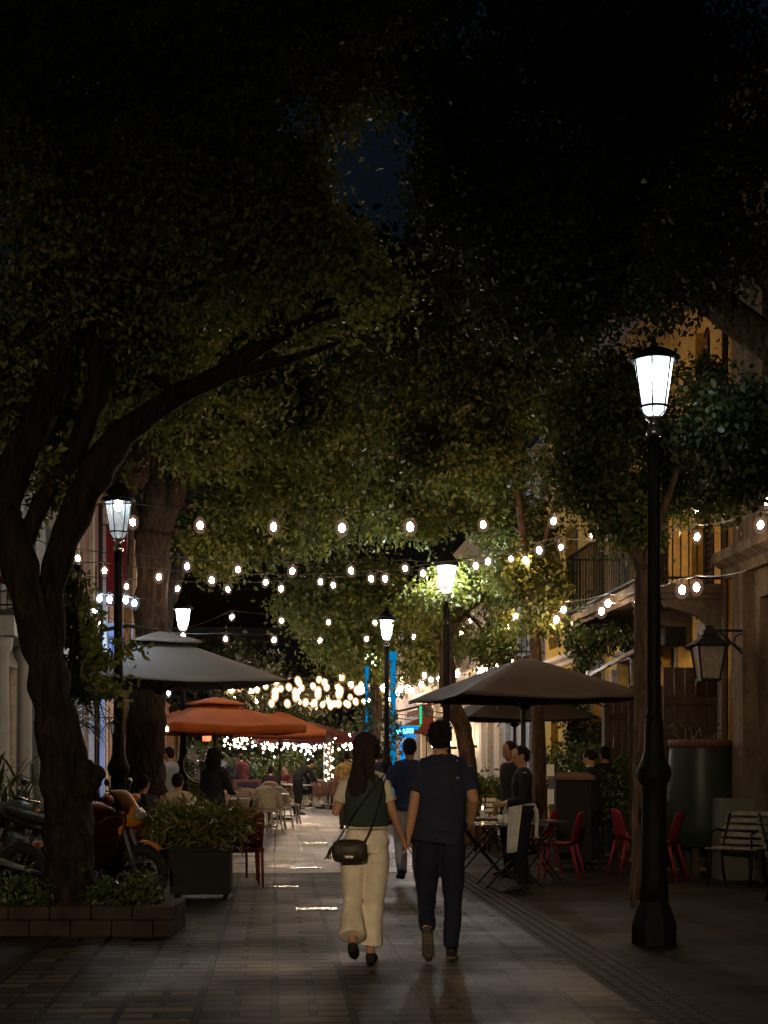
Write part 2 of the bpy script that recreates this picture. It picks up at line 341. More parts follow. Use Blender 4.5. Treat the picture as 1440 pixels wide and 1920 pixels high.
# ------------------------------------------------------------------ ground
def paver_mat(name, c1, c2, joint, bw, bh, lines=None, rough=(.28, .55), off=.5, mort=.006, bumpd=.006, spec=.06):
    m = bpy.data.materials.new(name); m.use_nodes = True; nt = m.node_tree; b = nt.nodes['Principled BSDF']; b.inputs['Specular IOR Level'].default_value = spec
    tc = _n(nt, 'ShaderNodeTexCoord')
    nd = _n(nt, 'ShaderNodeTexNoise'); nd.inputs['Scale'].default_value = .8; nd.inputs['Detail'].default_value = 7
    nt.links.new(tc.outputs['Object'], nd.inputs['Vector'])
    nf = _n(nt, 'ShaderNodeTexNoise'); nf.inputs['Scale'].default_value = 35; nf.inputs['Detail'].default_value = 6
    nt.links.new(tc.outputs['Object'], nf.inputs['Vector'])
    b1 = _n(nt, 'ShaderNodeTexBrick'); b1.offset = off
    for k, v in (('Scale', 1), ('Brick Width', bw), ('Row Height', bh), ('Mortar Size', mort), ('Mortar Smooth', .15), ('Bias', 0)): b1.inputs[k].default_value = v
    b1.inputs['Color1'].default_value = (*c1, 1); b1.inputs['Color2'].default_value = (*c2, 1); b1.inputs['Mortar'].default_value = (*joint, 1)
    nt.links.new(tc.outputs['Object'], b1.inputs['Vector'])
    col = b1.outputs['Color']; fac = b1.outputs['Fac']
    if lines:
        b2 = _n(nt, 'ShaderNodeTexBrick'); b2.offset = 0
        for k, v in (('Scale', 1), ('Brick Width', lines), ('Row Height', 300.), ('Mortar Size', .026), ('Mortar Smooth', .1)): b2.inputs[k].default_value = v
        nt.links.new(tc.outputs['Object'], b2.inputs['Vector'])
        mm = _n(nt, 'ShaderNodeMixRGB'); nt.links.new(b2.outputs['Fac'], mm.inputs['Fac']); nt.links.new(col, mm.inputs['Color1'])
        mm.inputs['Color2'].default_value = (joint[0]*.4, joint[1]*.4, joint[2]*.4, 1); col = mm.outputs[0]
        mx = _n(nt, 'ShaderNodeMath', operation='MAXIMUM'); nt.links.new(fac, mx.inputs[0]); nt.links.new(b2.outputs['Fac'], mx.inputs[1]); fac = mx.outputs[0]
    r = _n(nt, 'ShaderNodeValToRGB'); r.color_ramp.elements[0].position = .35; r.color_ramp.elements[1].position = .65
    r.color_ramp.elements[0].color = (.6, .58, .56, 1); r.color_ramp.elements[1].color = (1.15, 1.12, 1.08, 1)
    nt.links.new(nd.outputs['Fac'], r.inputs['Fac'])
    m2 = _n(nt, 'ShaderNodeMixRGB', blend_type='MULTIPLY'); m2.inputs['Fac'].default_value = .8
    nt.links.new(col, m2.inputs['Color1']); nt.links.new(r.outputs['Color'], m2.inputs['Color2'])
    r3 = _n(nt, 'ShaderNodeValToRGB'); r3.color_ramp.elements[0].color = (.7, .7, .7, 1); r3.color_ramp.elements[0].position = .3; r3.color_ramp.elements[1].position = .7
    nt.links.new(nf.outputs['Fac'], r3.inputs['Fac'])
    m3 = _n(nt, 'ShaderNodeMixRGB', blend_type='MULTIPLY'); m3.inputs['Fac'].default_value = .7
    nt.links.new(m2.outputs[0], m3.inputs['Color1']); nt.links.new(r3.outputs['Color'], m3.inputs['Color2'])
    nt.links.new(m3.outputs[0], b.inputs['Base Color'])
    mr = _n(nt, 'ShaderNodeMapRange'); mr.inputs['From Min'].default_value = .35; mr.inputs['From Max'].default_value = .65
    mr.inputs['To Min'].default_value = rough[0]; mr.inputs['To Max'].default_value = rough[1]
    nt.links.new(nd.outputs['Fac'], mr.inputs['Value']); nt.links.new(mr.outputs[0], b.inputs['Roughness'])
    # height: joints sunk, each brick a little tilted in height, fine grain
    inv = _n(nt, 'ShaderNodeMath', operation='MULTIPLY'); inv.inputs[1].default_value = -1; nt.links.new(fac, inv.inputs[0])
    bw_ = _n(nt, 'ShaderNodeRGBToBW'); nt.links.new(b1.outputs['Color'], bw_.inputs[0])
    a1 = _n(nt, 'ShaderNodeMath', operation='MULTIPLY_ADD'); nt.links.new(bw_.outputs[0], a1.inputs[0]); a1.inputs[1].default_value = 3.; nt.links.new(inv.outputs[0], a1.inputs[2])
    a2 = _n(nt, 'ShaderNodeMath', operation='MULTIPLY_ADD'); nt.links.new(nf.outputs['Fac'], a2.inputs[0]); a2.inputs[1].default_value = .5; nt.links.new(a1.outputs[0], a2.inputs[2])
    bu = _n(nt, 'ShaderNodeBump'); bu.inputs['Strength'].default_value = .7; bu.inputs['Distance'].default_value = bumpd
    nt.links.new(a2.outputs[0], bu.inputs['Height']); nt.links.new(bu.outputs['Normal'], b.inputs['Normal']); return m
def sheet(name, x0, x1, y0, y1, z, m, kind='structure'):
    b = MB(); b.add([(x0, y0, 0), (x1, y0, 0), (x1, y1, 0), (x0, y1, 0)], [(0, 1, 2, 3)])
    o = b.build(name, m, loc=(0, 0, z), rz=A); o['kind'] = kind; return o
M['paver'] = paver_mat('worn paving bricks', (.022, .017, .013), (.125, .096, .072), (.0, .0, .0), .46, .2, .46, (.45, .75), .5, .026, .014, .07)
M['slab'] = paver_mat('large grey brown paving slabs', (.018, .014, .011), (.044, .034, .026), (.004, .003, .0025), .9, .3, None, (.5, .7), .5, .012)
M['pale'] = paver_mat('pale stone slabs', (.42, .39, .35), (.55, .51, .46), (.14, .12, .11), .6, .42, None, (.25, .45), .5, .008, .5)
M['smooth'] = paver_mat('smooth brown paving', (.017, .013, .0105), (.038, .03, .024), (.008, .006, .005), .6, .3, None, (.5, .75), .5, .012, .012)
M['earth'] = mat('asphalt ground', (.05, .045, .04), .9, 0, .3, 2, .4)
sheet('ground', -400, 400, -60, 900, 0, M['earth'])
sheet('left_pavement', -5.0, -1.84, 2, 90, .004, M['slab'])
sheet('street_paving', -1.84, 2.3, 2, 90, .0045, M['paver'])
M['greypaver'] = paver_mat('grey paving squares', (.13, .12, .115), (.21, .195, .185), (.025, .022, .02), .46, .46, None, (.35, .6), 0, .02, .015, .35)
for y0, y1 in ((23.3, 34.4), (38.0, 49.8)): sheet('grey_paving', -1.84, 2.3, y0, y1, .0084, M['greypaver'])
sheet('right_pavement', 2.3, 6.0, 2, 90, .004, M['smooth'])
for y0, y1 in ((19.1, 23.3), (34.4, 38.0), (49.8, 53.4)):
    sheet('pale_stone_band', -1.84, 2.3, y0, y1, .0085, M['pale'])
# tactile strip: raised studs
tm = MB(); tb = mat('tactile paving stud', (.032, .025, .02), .8, 0, .3, 8, .2)
tm.bb(2.18, 2.58, 7, 40, .0, .0066)
for i in range(int(33/.11)):
    yy = 7.05+i*.11
    if yy > 27: break
    for k in range(4): tm.box((2.24+k*.095, yy, .0085), (.04, .05, .004))
o = tm.build('tactile_strip', tb, loc=(0, 0, .0), rz=A); o['kind'] = 'structure'

# small metal and stone plates let into the paving
M['steel'] = mat('worn steel', (.45, .43, .4), .22, .9, .2, 12, .1)
for i, (px, py, wd, dp, lb) in enumerate(((594, 1706, .42, .2, 'shiny rectangular metal plate set in the paving left of the woman\'s feet'),
        (573, 1629, .42, .16, 'thin metal plate set in the pale stone band beside the red chair'),
        (590, 1582, .45, .18, 'thin metal plate in the grey paving behind the pale stone band'),
        (533, 1664, .34, .1, 'small metal plate set in the paving near the legs of the burgundy chair'),
        (746, 1587, .14, .12, 'small shiny metal plate between the walking couple'),
        (846, 1674, .2, .12, 'small metal plate in the paving right of the man in dark clothes'))):
    g = G(px, py); b = MB(); b.bb(-wd/2, wd/2, -dp/2, dp/2, 0, .006)
    q = b.build('drain_cover', M['steel'], loc=(g.x, g.y, .0085), rz=A, bevel=.002); tag(q, lb, 'drain cover', 'metal plates let into the paving')

# ------------------------------------------------------------------ buildings
def wall_mb(mb, side, xf, y0, y1, z0, z1, holes, dep=.25, th=5):
    """front face at x = xf looking to the street, with openings; side +1 = right of the street"""
    ys = sorted({y0, y1, *[h[0] for h in holes], *[h[1] for h in holes]}); zs = sorted({z0, z1, *[h[2] for h in holes], *[h[3] for h in holes]})
    for i in range(len(ys)-1):
        for k in range(len(zs)-1):
            a, b, c, d = ys[i], ys[i+1], zs[k], zs[k+1]
            if any(h[0] <= a+1e-6 and h[1] >= b-1e-6 and h[2] <= c+1e-6 and h[3] >= d-1e-6 for h in holes): continue
            mb.add([(xf, a, c), (xf, b, c), (xf, b, d), (xf, a, d)], [(0, 1, 2, 3)])
    xb = xf+side*dep
    for a, b, c, d in holes:
        mb.add([(xf, a, c), (xf, b, c), (xf, b, d), (xf, a, d), (xb, a, c), (xb, b, c), (xb, b, d), (xb, a, d)],
               [(0, 1, 5, 4), (1, 2, 6, 5), (2, 3, 7, 6), (3, 0, 4, 7), (4, 5, 6, 7)])
    xe = xf+side*th
    mb.add([(xf, y0, z0), (xf, y1, z0), (xf, y1, z1), (xf, y0, z1), (xe, y0, z0), (xe, y1, z0), (xe, y1, z1), (xe, y0, z1)],
           [(0, 3, 7, 4), (1, 5, 6, 2), (3, 2, 6, 7), (4, 7, 6, 5)])
M['frame_dk'] = mat('dark stained wood', (.035, .02, .014), .5, 0, .35, 10, .3)
M['frame_lt'] = mat('pale painted wood', (.42, .38, .33), .6, 0, .15, 10, .1)
M['glass_dk'] = mat('dark window glass', (.01, .012, .015), .08, 0, .2, 2)
M['curtain'] = mat('pale net curtain', (.5, .45, .42), .9, 0, .2, 20, .5)
M['slabdk'] = stainwall('grimy stone slab', (.1, .08, .06), (.04, .032, .026), .9)
M['lit'] = emit('lit room', (1, .72, .42), .9)
def window(t, side, xf, y0, y1, z0, z1, style='pane', dep=.2, fm='frame_dk', bars=1, name='window'):
    b = MB(); x = xf+side*(dep-.04); w_ = .06
    b.bb(x-.03, x+.03, y0+.004, y0+w_, z0+.004, z1-.004); b.bb(x-.03, x+.03, y1-w_, y1-.004, z0+.004, z1-.004)
    b.bb(x-.03, x+.03, y0+w_, y1-w_, z0+.004, z0+w_); b.bb(x-.03, x+.03, y0+w_, y1-w_, z1-w_, z1-.004)
    for k in range(bars):
        ym = y0+(y1-y0)*(k+1)/(bars+1); b.bb(x-.026, x+.026, ym-.025, ym+.025, z0+w_, z1-w_)
    if z1-z0 > 1.6: zt = z0+(z1-z0)*.72; b.bb(x-.028, x+.028, y0+w_, y1-w_, zt-.03, zt+.03)
    f = b.build(name, M[fm], t)
    p = MB(); xp = xf+side*(dep-.02)
    if style == 'slat':
        n = int((z1-z0)/.09)
        for k in range(n): p.bb(xp-.02, xp, y0+w_, y1-w_, z0+w_+k*.09, z0+w_+k*.09+.06)
        p.build('shutter', M['frame_dk'], f)
    else:
        p.bb(xp-.005, xp+.005, y0+w_, y1-w_, z0+w_, z1-w_)
        p.build('pane', M[{'pane': 'glass_dk', 'lit': 'lit', 'curtain': 'curtain'}[style]], f)
    return f
def balcony(t, side, xf, y0, y1, z, proj=1.2, h=1.0, name='balcony', brackets=True, slabm='slabdk'):
    b = MB(); x1 = xf-side*proj
    b.bb(xf-side*.002, x1, y0, y1, z, z+.12); b.bb(xf-side*.002, x1+side*.05, y0+.05, y1-.05, z-.07, z-.001)
    if brackets:
        n = max(2, int((y1-y0)/1.6)+1)
        for k in range(n):
            yk = y0+.15+(y1-y0-.3)*k/(n-1)
            b.extrude([(xf, z-.072), (xf-side*.85, z-.072), (xf-side*.8, z-.17), (xf-side*.35, z-.3), (xf-side*.1, z-.55), (xf, z-.6)][::1], yk-.07, yk+.07, 'y')
    s_ = b.build(name, M[slabm], t)
    r = MB(); xr = x1+side*.05; zt = z+.12+h
    r.bar((xr, y0+.03, zt), (xr, y1-.03, zt), .05, .03); r.bar((xr, y0+.03, z+.2), (xr, y1-.03, z+.2), .03)
    for yy in (y0+.03, y1-.03): r.bar((xr, yy, zt), (xf, yy, zt), .05, .03); r.bar((xr, yy, z+.2), (xf, yy, z+.2), .03)
    n = int((y1-y0)/.11)
    for k in range(n+1):
        yk = y0+.03+(y1-y0-.06)*k/n; r.bar((xr, yk, z+.121), (xr, yk, zt-.01), .016)
    for yy in (y0+.03, y1-.03):
        for k in range(1, int(proj/.11)): r.bar((xr+side*k*.11, yy, z+.121), (xr+side*k*.11, yy, zt-.01), .016)
    r.build('railing', M['iron'], s_); return s_
def pilaster(t, side, xf, y, wd, z0, z1, m, name='pilaster', pr=.12):
    b = MB(); b.bb(xf-side*.001, xf-side*pr, y-wd/2, y+wd/2, z0, z1)
    b.bb(xf-side*.001, xf-side*(pr+.05), y-wd/2-.05, y+wd/2+.05, z0, z0+.5); b.bb(xf-side*.001, xf-side*(pr+.06), y-wd/2-.06, y+wd/2+.06, z1-.25, z1+.02)
    return b.build(name, m, t)
def cornice(t, side, xf, y0, y1, z, m, pr=.25, h=.3, name='cornice'):
    b = MB(); o = [(xf-side*.001, z), (xf-side*pr*.35, z), (xf-side*pr*.5, z+h*.35), (xf-side*pr*.9, z+h*.55), (xf-side*pr, z+h*.6), (xf-side*pr, z+h), (xf-side*.001, z+h)]
    b.extrude(o, y0, y1, 'y'); return b.build(name, m, t)

M['ochre'] = stainwall('ochre plaster', (.68, .40, .09), (.42, .24, .07), amount=.55, bump=.25)
M['yellow'] = stainwall('yellow plaster', (.6, .42, .09), (.42, .28, .08), amount=.4, bump=.2)
M['stone'] = stainwall('weathered stone', (.15, .115, .08), (.045, .034, .025), .95, .8, .8, .9)
M['whitewall'] = stainwall('pale grey plaster', (.42, .42, .46), (.26, .25, .27), amount=.5, bump=.2)
M['cream'] = stainwall('cream plaster', (.62, .52, .38), (.55, .45, .34), amount=.35, bump=.15)
M['creamtrim'] = mat('cream painted trim', (.66, .58, .45), .7, 0, .1, 5, .1)
M['pinkwall'] = stainwall('pinkish plaster', (.36, .22, .16), (.22, .13, .1), amount=.5, bump=.2)
M['greywall'] = stainwall('grey plaster', (.3, .28, .26), (.16, .15, .14), amount=.5, bump=.2)
M['whitetrim'] = mat('white stone trim', (.27, .27, .25), .7, 0, .12, 5, .2)
XR = 6.0; XL = -5.0
def bld(name, label, loc=(0, 0, 0)): return thing(name, label, 'building', loc, A)

# right: weathered stone building, nearest
t = bld('stone_building', 'weathered dark stone building with heavy cornice at the right edge')
h0 = [(15.4, 17.3, .5, 3.5), (10.5, 12.3, .5, 3.5), (15.6, 17.2, 4.9, 7.4)]
b = MB(); wall_mb(b, 1, XR-.06, 5.0, 18.35, 0, 9.6, h0, .3); b.build('wall', M['stone'], t)
window(t, 1, XR-.06, 15.4, 17.3, .5, 3.5, 'slat', .26); window(t, 1, XR-.06, 10.5, 12.3, .5, 3.5, 'slat', .26); window(t, 1, XR-.06, 15.6, 17.2, 4.9, 7.4, 'slat', .26)
cornice(t, 1, XR-.06, 14.6, 18.34, 3.85, M['stone'], .28, .32); cornice(t, 1, XR-.06, 5.0, 18.34, 9.25, M['stone'], .4, .5)
for ya, yb in ((17.5, 17.95), (14.8, 15.2)):
    b = MB(); b.bb(XR-.2, XR-.061, ya, yb, 0, 3.85); b.build('pilaster', M['stone'], t)
# right: ochre building
t = bld('ochre_building', 'ochre plaster building with a long iron balcony beyond the right lamp post')
h1 = [(19.1, 20.0, 1.0, 3.3), (21.2, 22.1, .3, 3.3), (23.9, 24.8, .3, 3.2), (26.0, 26.8, .3, 3.2),
      (19.3, 20.4, 3.9, 6.1), (21.6, 22.7, 3.9, 6.1), (24.0, 25.2, 3.9, 6.1), (19.5, 20.2, 6.75, 7.6), (22.0, 22.9, 6.75, 7.6), (25.9, 26.9, 3.9, 6.1)]
b = MB(); wall_mb(b, 1, XR, 18.36, 27.6, 0, 9.0, h1, .28); b.build('wall', M['ochre'], t)
for i, (a, b_, c, d) in enumerate(h1): window(t, 1, XR, a, b_, c, d, ['curtain', 'curtain', 'pane', 'pane', 'slat', 'slat', 'slat', 'pane', 'pane', 'slat'][i], .24)
for a, b_, c, d in h1[:4]:
    q = MB(); q.bb(XR-.03, XR+.02, a-.12, a-.003, c, d+.15); q.bb(XR-.03, XR+.02, b_+.003, b_+.12, c, d+.15); q.bb(XR-.031, XR+.02, a-.003, b_+.003, d+.003, d+.15); q.build('window_surround', M['greywall'], t)
balcony(t, 1, XR, 18.75, 23.6, 3.72, 1.22, .98)
cornice(t, 1, XR, 18.37, 27.6, 8.7, M['greywall'], .35, .45)
p = MB(); p.tube([(XR-.07, 18.62, .1), (XR-.07, 18.62, 8.6)], .045, 8)
for z in (1, 3, 5, 7): p.torus((XR-.07, 18.62, z), .05, .01, 12, 5)
p.build('downpipe', M['frame_dk'], t)
p = MB(); pp = [Vector((XR-.04, 18.8, 3.35)), Vector((XR-.05, 19.4, 3.05)), Vector((XR-.05, 20.4, 3.1)), Vector((XR-.05, 21.2, 3.32)), Vector((XR-.05, 23, 3.25)), Vector((XR-.05, 25, 3.32))]
pp = catmull([(q, .018) for q in pp], 6); p.tube([q for q, _ in pp], .018, 6); p.build('wall_cable', M['wire'], t)
p = MB(); p.bb(XR-.42, XR-.1, 20.3, 20.75, 3.15, 3.42); p.bar((XR-.1, 20.52, 3.3), (XR, 20.52, 3.3), .06); p.build('loudspeaker', M['iron'], t, bevel=.02)
p = MB(); p.bb(XR-.16, XR-.02, 19.35, 19.5, 3.42, 3.52); p.tube([(XR-.16, 19.42, 3.47), (XR-.28, 19.3, 3.44)], .03, 8); p.build('security_camera', M['whitetrim'], t)
# far part of the ochre house is brighter yellow: its own house
t = bld('yellow_building', 'bright yellow house wall seen under the hanging plants on the right')
h2 = [(28.4, 29.2, .3, 3.0), (30.2, 31.0, .3, 3.0), (28.2, 29.4, 3.9, 6.3), (30.0, 31.2, 3.9, 6.3)]
b = MB(); wall_mb(b, 1, XR, 27.61, 31.6, 0, 8.4, h2, .28); b.build('wall', M['yellow'], t)
for i, h in enumerate(h2): window(t, 1, XR, *h, 'pane', .24, 'frame_lt' if i > 1 else 'frame_dk')
cornice(t, 1, XR, 27.62, 31.6, 3.45, M['creamtrim'], .18, .2)
# pale building with tall upper windows
t = bld('grey_white_building', 'pale grey house with tall dark upper windows behind the right tree')
h3 = [(32.6, 33.7, 4.2, 6.8), (35.0, 36.1, 4.2, 6.8), (32.6, 33.7, .2, 3.0), (35.0, 36.1, .2, 3.0)]
b = MB(); wall_mb(b, 1, XR, 31.61, 37.0, 0, 8.8, h3, .28); b.build('wall', M['whitewall'], t)
for h in h3: window(t, 1, XR, *h, 'pane', .24)
for y in (31.95, 34.4, 36.7): pilaster(t, 1, XR, y, .45, 0, 8.4, M['whitewall'])
balcony(t, 1, XR, 32.2, 36.6, 3.75, .7, .95, brackets=False)
# cream building with tall lit ground floor bays
t = bld('cream_building', 'cream building with tall ground floor bays and small wall sconces')
h4 = []; y = 37.9
while y < 56: h4.append((y, y+1.15, .15, 3.2)); y += 2.3
h4u = [(y+.1, y+1.05, 4.3, 6.6) for y, *_ in h4]
b = MB(); wall_mb(b, 1, XR-.2, 37.01, 57.2, 0, 8.2, h4+h4u, .3); b.build('wall', M['cream'], t)
for i, h in enumerate(h4): window(t, 1, XR-.2, *h, ('lit' if i in (2, 5) else 'curtain') if i % 3 else 'pane', .26, 'frame_dk')
for h in h4u: window(t, 1, XR-.2, *h, 'pane', .26)
for h in h4: pilaster(t, 1, XR-.2, h[1]+.57, .5, 0, 3.6, M['creamtrim'])
cornice(t, 1, XR-.2, 37.02, 57.2, 3.68, M['creamtrim'], .35, .35)
M['sconce'] = emit('sconce glow', (1, .82, .6), 75)
for y in (41.35, 45.95, 50.55):
    q = MB(); q.tube([(XR-.45, y-.3, 1.95), (XR-.45, y-.3, 2.3)], .06, 10); sb = q.build('sconce', M['sconce'], t)
    q = MB(); q.bb(XR-.43, XR-.2, y-.33, y-.27, 1.85, 1.93); q.ball((XR-.45, y-.3, 1.88), .05, 8, 5); q.build('sconce_bracket', M['iron'], sb)
# far right houses
t = bld('far_right_building', 'distant pale building at the end of the right row')
h5 = [(59+k*2.6, 60.2+k*2.6, .2, 3.0) for k in range(7)]+[(59+k*2.6, 60.1+k*2.6, 4.2, 6.2) for k in range(7)]
b = MB(); wall_mb(b, 1, XR-.8, 57.3, 78, 0, 8, h5, .3); b.build('wall', M['whitewall'], t)
for i, h in enumerate(h5): window(t, 1, XR-.8, *h, 'lit' if i in (1, 4) else 'pane', .26, bars=1)
# left buildings
t = bld('left_grey_building', 'grey building with tall white columns behind the near left tree')
h6 = [(26.6+k*2.4, 27.9+k*2.4, .3, 3.4) for k in range(4)]+[(26.7+k*2.4, 27.8+k*2.4, 4.7, 7.0) for k in range(4)]
b = MB(); wall_mb(b, -1, XL-.3, 14.0, 36.0, 0, 8.4, h6, .3); b.build('wall', M['greywall'], t)
for i, h in enumerate(h6): window(t, -1, XL-.3, *h, 'lit' if i == 1 else 'pane', .26)
for k in range(5):
    q = MB(); yk = 26.2+k*2.4; q.lathe([(.22, 0), (.22, .35), (.16, .4), (.15, 2.0), (.135, 3.4), (.2, 3.5), (.22, 3.7)], (XL+.12, yk, 0), 18)
    q.build('column', M['whitetrim'], t, True)
q = MB(); q.bb(XL-.299, XL+.42, 25.8, 36, 3.701, 4.05); q.build('entablature', M['whitetrim'], t)
balcony(t, -1, XL-.3, 26.0, 35.8, 4.06, .72, .9, brackets=False)
t = bld('left_pink_building', 'pinkish house with drainpipes and a red banner behind the second lamp on the left')
h7 = [(37+k*3.0, 38.3+k*3.0, .2, 3.1) for k in range(6)]+[(37.1+k*3.0, 38.2+k*3.0, 4.6, 7.0) for k in range(6)]
b = MB(); wall_mb(b, -1, XL, 36.1, 56.0, 0, 9.4, h7, .3); b.build('wall', M['pinkwall'], t)
for i, h in enumerate(h7): window(t, -1, XL, *h, 'lit' if i in (2, 4) else 'pane', .26)
for y in (36.4, 39.5, 42.6, 45.6, 48.6, 51.6): pilaster(t, -1, XL, y, .4, 0, 8.8, M['cream'])
cornice(t, -1, XL, 36.11, 56.0, 3.5, M['cream'], .3, .3)
balcony(t, -1, XL, 43.2, 48.3, 4.0, .8, .95, brackets=False)
p = MB(); p.tube([(XL+.2, 40.3, 0), (XL+.2, 40.3, 8.6)], .06, 8); p.tube([(XL+.2, 44.0, 0), (XL+.2, 44.0, 8.6)], .05, 8); p.build('downpipe', M['frame_dk'], t)
M['redcloth'] = mat('red cloth', (.24, .02, .02), .8, 0, .2, 5, .2)
for y, z0, z1 in ((41.6, 5.9, 8.2), (45.2, 6.6, 8.6)):
    q = MB(); q.extrude([(XL+.2, z0), (XL+.42, z0), (XL+.42, z1), (XL+.2, z1)], y-.01, y+.01, 'y'); fb = q.build('banner', M['redcloth'], t)
    q = MB(); q.tube([(XL, y, z1+.02), (XL+.55, y, z1+.02)], .02, 6); q.build('banner_pole', M['iron'], fb)
t = bld('far_left_building', 'distant brown building closing the left row behind the orange umbrella')
h8 = [(58+k*2.8, 59.4+k*2.8, .2, 3.0) for k in range(6)]
b = MB(); wall_mb(b, -1, XL+.3, 56.1, 76, 0, 7.4, h8, .3); b.build('wall', M['pinkwall'], t)
for i, h in enumerate(h8): window(t, -1, XL+.3, *h, 'lit' if i % 2 else 'pane', .26)
# end of the street
t = bld('street_end_building', 'dark building closing the far end of the street')
b = MB(); b.bb(-14, 9, 92, 100, 0, 9.5); b.bb(-14.2, 9.2, 91.7, 100.2, 9.501, 9.9); b.build('wall', M['greywall'], t)
for k in range(7):
    q = MB(); q.bb(-12.4+k*3, -11.2+k*3, 91.93, 91.999, 4.6, 6.8); q.build('window', M['frame_dk'], t)
# ------------------------------------------------------------------ street lamps
M['glow_near'] = lantern_glass('frosted lantern glass bright', 1.2); M['glow'] = lantern_glass('frosted lantern glass', .16, frost=.02)
M['glow_far'] = lantern_glass('frosted lantern glass far', 1.2)
M['lampbulb_near'] = emit('lamp bulb near', (.9, .97, 1), 26); M['lampbulb'] = emit('lamp bulb', (.85, .95, 1), 720)
M['lampbulb_left'] = emit('lamp bulb left', (.82, .94, 1), 260)
def street_lamp(loc, label, glow, bulb, rh=1.0, hexa=6, rz=0.25, bulbz=4.42, br=.10, fluted=True):
    t = thing('street_lamp', label, 'street lamp', loc, rz, 'black cast iron street lamps along the street')
    b = MB(); b.lathe([(.205, 0), (.205, .16), (.19, .2), (.165, .26), (.15, .30), (.13, .34)], seg=8)
    b.build('plinth', M['iron'], t)
    b = MB(); b.lathe([(.13, .341), (.118, .5), (.108, 1.0), (.1, 1.24), (.13, 1.27), (.15, 1.33), (.145, 1.38), (.11, 1.44), (.085, 1.52), (.08, 1.75), (.072, 1.77)], seg=18)
    b.build('pedestal', M['iron'], t, True)
    b = MB()
    pr = [(.072, 1.771), (.06, 1.82), (.057, 2.4), (.053, 3.75), (.05, 3.98)]; b.lathe(pr, seg=16)
    for k in range(8):
        a = k*math.pi/4; b.tube([(.056*math.cos(a), .056*math.sin(a), 1.85), (.049*math.cos(a), .049*math.sin(a), 3.95)], .008, 4)
    b.build('pole', M['iron'], t, True)
    b = MB(); b.lathe([(.062, 3.981), (.07, 4.0), (.07, 4.03), (.05, 4.05), (.045, 4.1), (.075, 4.115), (.075, 4.13)], seg=14); b.build('collar', M['steel'], t, True)
    # lantern: tapered glass body between a ring and the roof
    z0, z1, r0, r1 = 4.21, 4.58, .115, .175; n = hexa
    f = MB(); f.torus((0, 0, z0), r0+.004, .011, 24, 6); f.torus((0, 0, z1), r1+.012, .014, 24, 6)
    for k in range(n):
        a = 2*math.pi*k/n; c, s = math.cos(a), math.sin(a)
        f.tube([(r0*c, r0*s, z0), (r1*c, r1*s, z1)], .008, 5)
        f.tube([(r0*c, r0*s, z0), ((r0-.01)*c, (r0-.01)*s, z0-.045), (.075*c, .075*s, z0-.07), (.055*c, .055*s, 4.135)], .006, 5)
        f.tube([(r1*c, r1*s, z1), ((r1+.045)*c, (r1+.045)*s, z1-.012), ((r1+.05)*c, (r1+.05)*s, z1+.01)], .007, 5)
    lf = f.build('lantern_frame', M['iron'], t)
    g = MB(); nn = 24
    vs = []; 
    for r, z in ((.05, 4.14), (.075, z0-.06), (r0-.006, z0-.005), (r0-.006, z0), (r1-.008, z1)):
        for k in range(nn): vs.append((r*math.cos(2*math.pi*k/nn), r*math.sin(2*math.pi*k/nn), z))
    g.add(vs, [(j*nn+k, j*nn+(k+1) % nn, (j+1)*nn+(k+1) % nn, (j+1)*nn+k) for j in range(4) for k in range(nn)])
    g.build('lantern_glass', glow, t, True)
    r = MB(); vs = []
    prof = [(r1+.055, z1+.012), (r1+.03, z1+.012+.05*rh), (r1-.02, z1+.012+.12*rh), (.1, z1+.012+.18*rh), (.05, z1+.012+.21*rh), (.035, z1+.012+.228*rh)]; zf = -(1-rh)*.228
    r.lathe(prof, seg=20); rf = r.build('lantern_roof', M['iron'], t, True)
    q = MB(); q.lathe([(.03, z1+.241+zf), (.04, z1+.255+zf), (.018, z1+.27+zf), (.022, z1+.28+zf), (.006, z1+.3+zf), (.002, z1+.31+zf)], seg=10); q.build('finial', M['iron'], rf, True)
    q = MB(); q.ball((0, 0, bulbz), (br, br, br*1.15), 12, 8); q.build('lamp_bulb', bulb, t, True)
    if loc[1] > 0: t.scale = (.94, .94, 1.04)
    return t
street_lamp(GD(1226, 11.75), 'tall black lamp post with blazing white lantern in the right foreground', M['glow_near'], M['lampbulb_near'], rh=.4, br=.11, bulbz=4.43)
street_lamp(GD(222, 18.2), 'black lamp post with frosted lantern beside the left tree trunk', M['glow'], M['lampbulb_left'], bulbz=4.535, br=.055)
street_lamp(GD(343, 31.1), 'black lamp post rising behind the grey umbrella', M['glow_far'], M['lampbulb'], bulbz=4.42, br=.09)
street_lamp(GD(837, 24.2), 'black lamp post half hidden by leaves of the bright green tree', M['glow_far'], M['lampbulb'], br=.11)
street_lamp(GD(725, 33.6), 'black lamp post rising between the heads of the couple', M['glow_far'], M['lampbulb'])
street_lamp(GD(697, 44.2), 'farthest lamp post with its lantern inside yellow green leaves', M['glow_far'], M['lampbulb'])
street_lamp(S(-2.05, 45.5), 'far left lamp post behind the orange umbrella', M['glow_far'], M['lampbulb'])

M['glow_warm'] = lantern_glass('frosted lantern glass warm', .3, (1, .75, .45), .0); M['rear_bulb_added'] = emit('added rear bulb', (1, .76, .48), 210000)  # very strong bulb for the added lamp behind the camera
street_lamp(S(-2.05, -7.6), 'unseen warm lamp post added behind the camera to light the couple', M['glow_warm'], M['rear_bulb_added'], br=.022, bulbz=4.567)  # added out of view; bulb tucked under the roof to darken high crowns

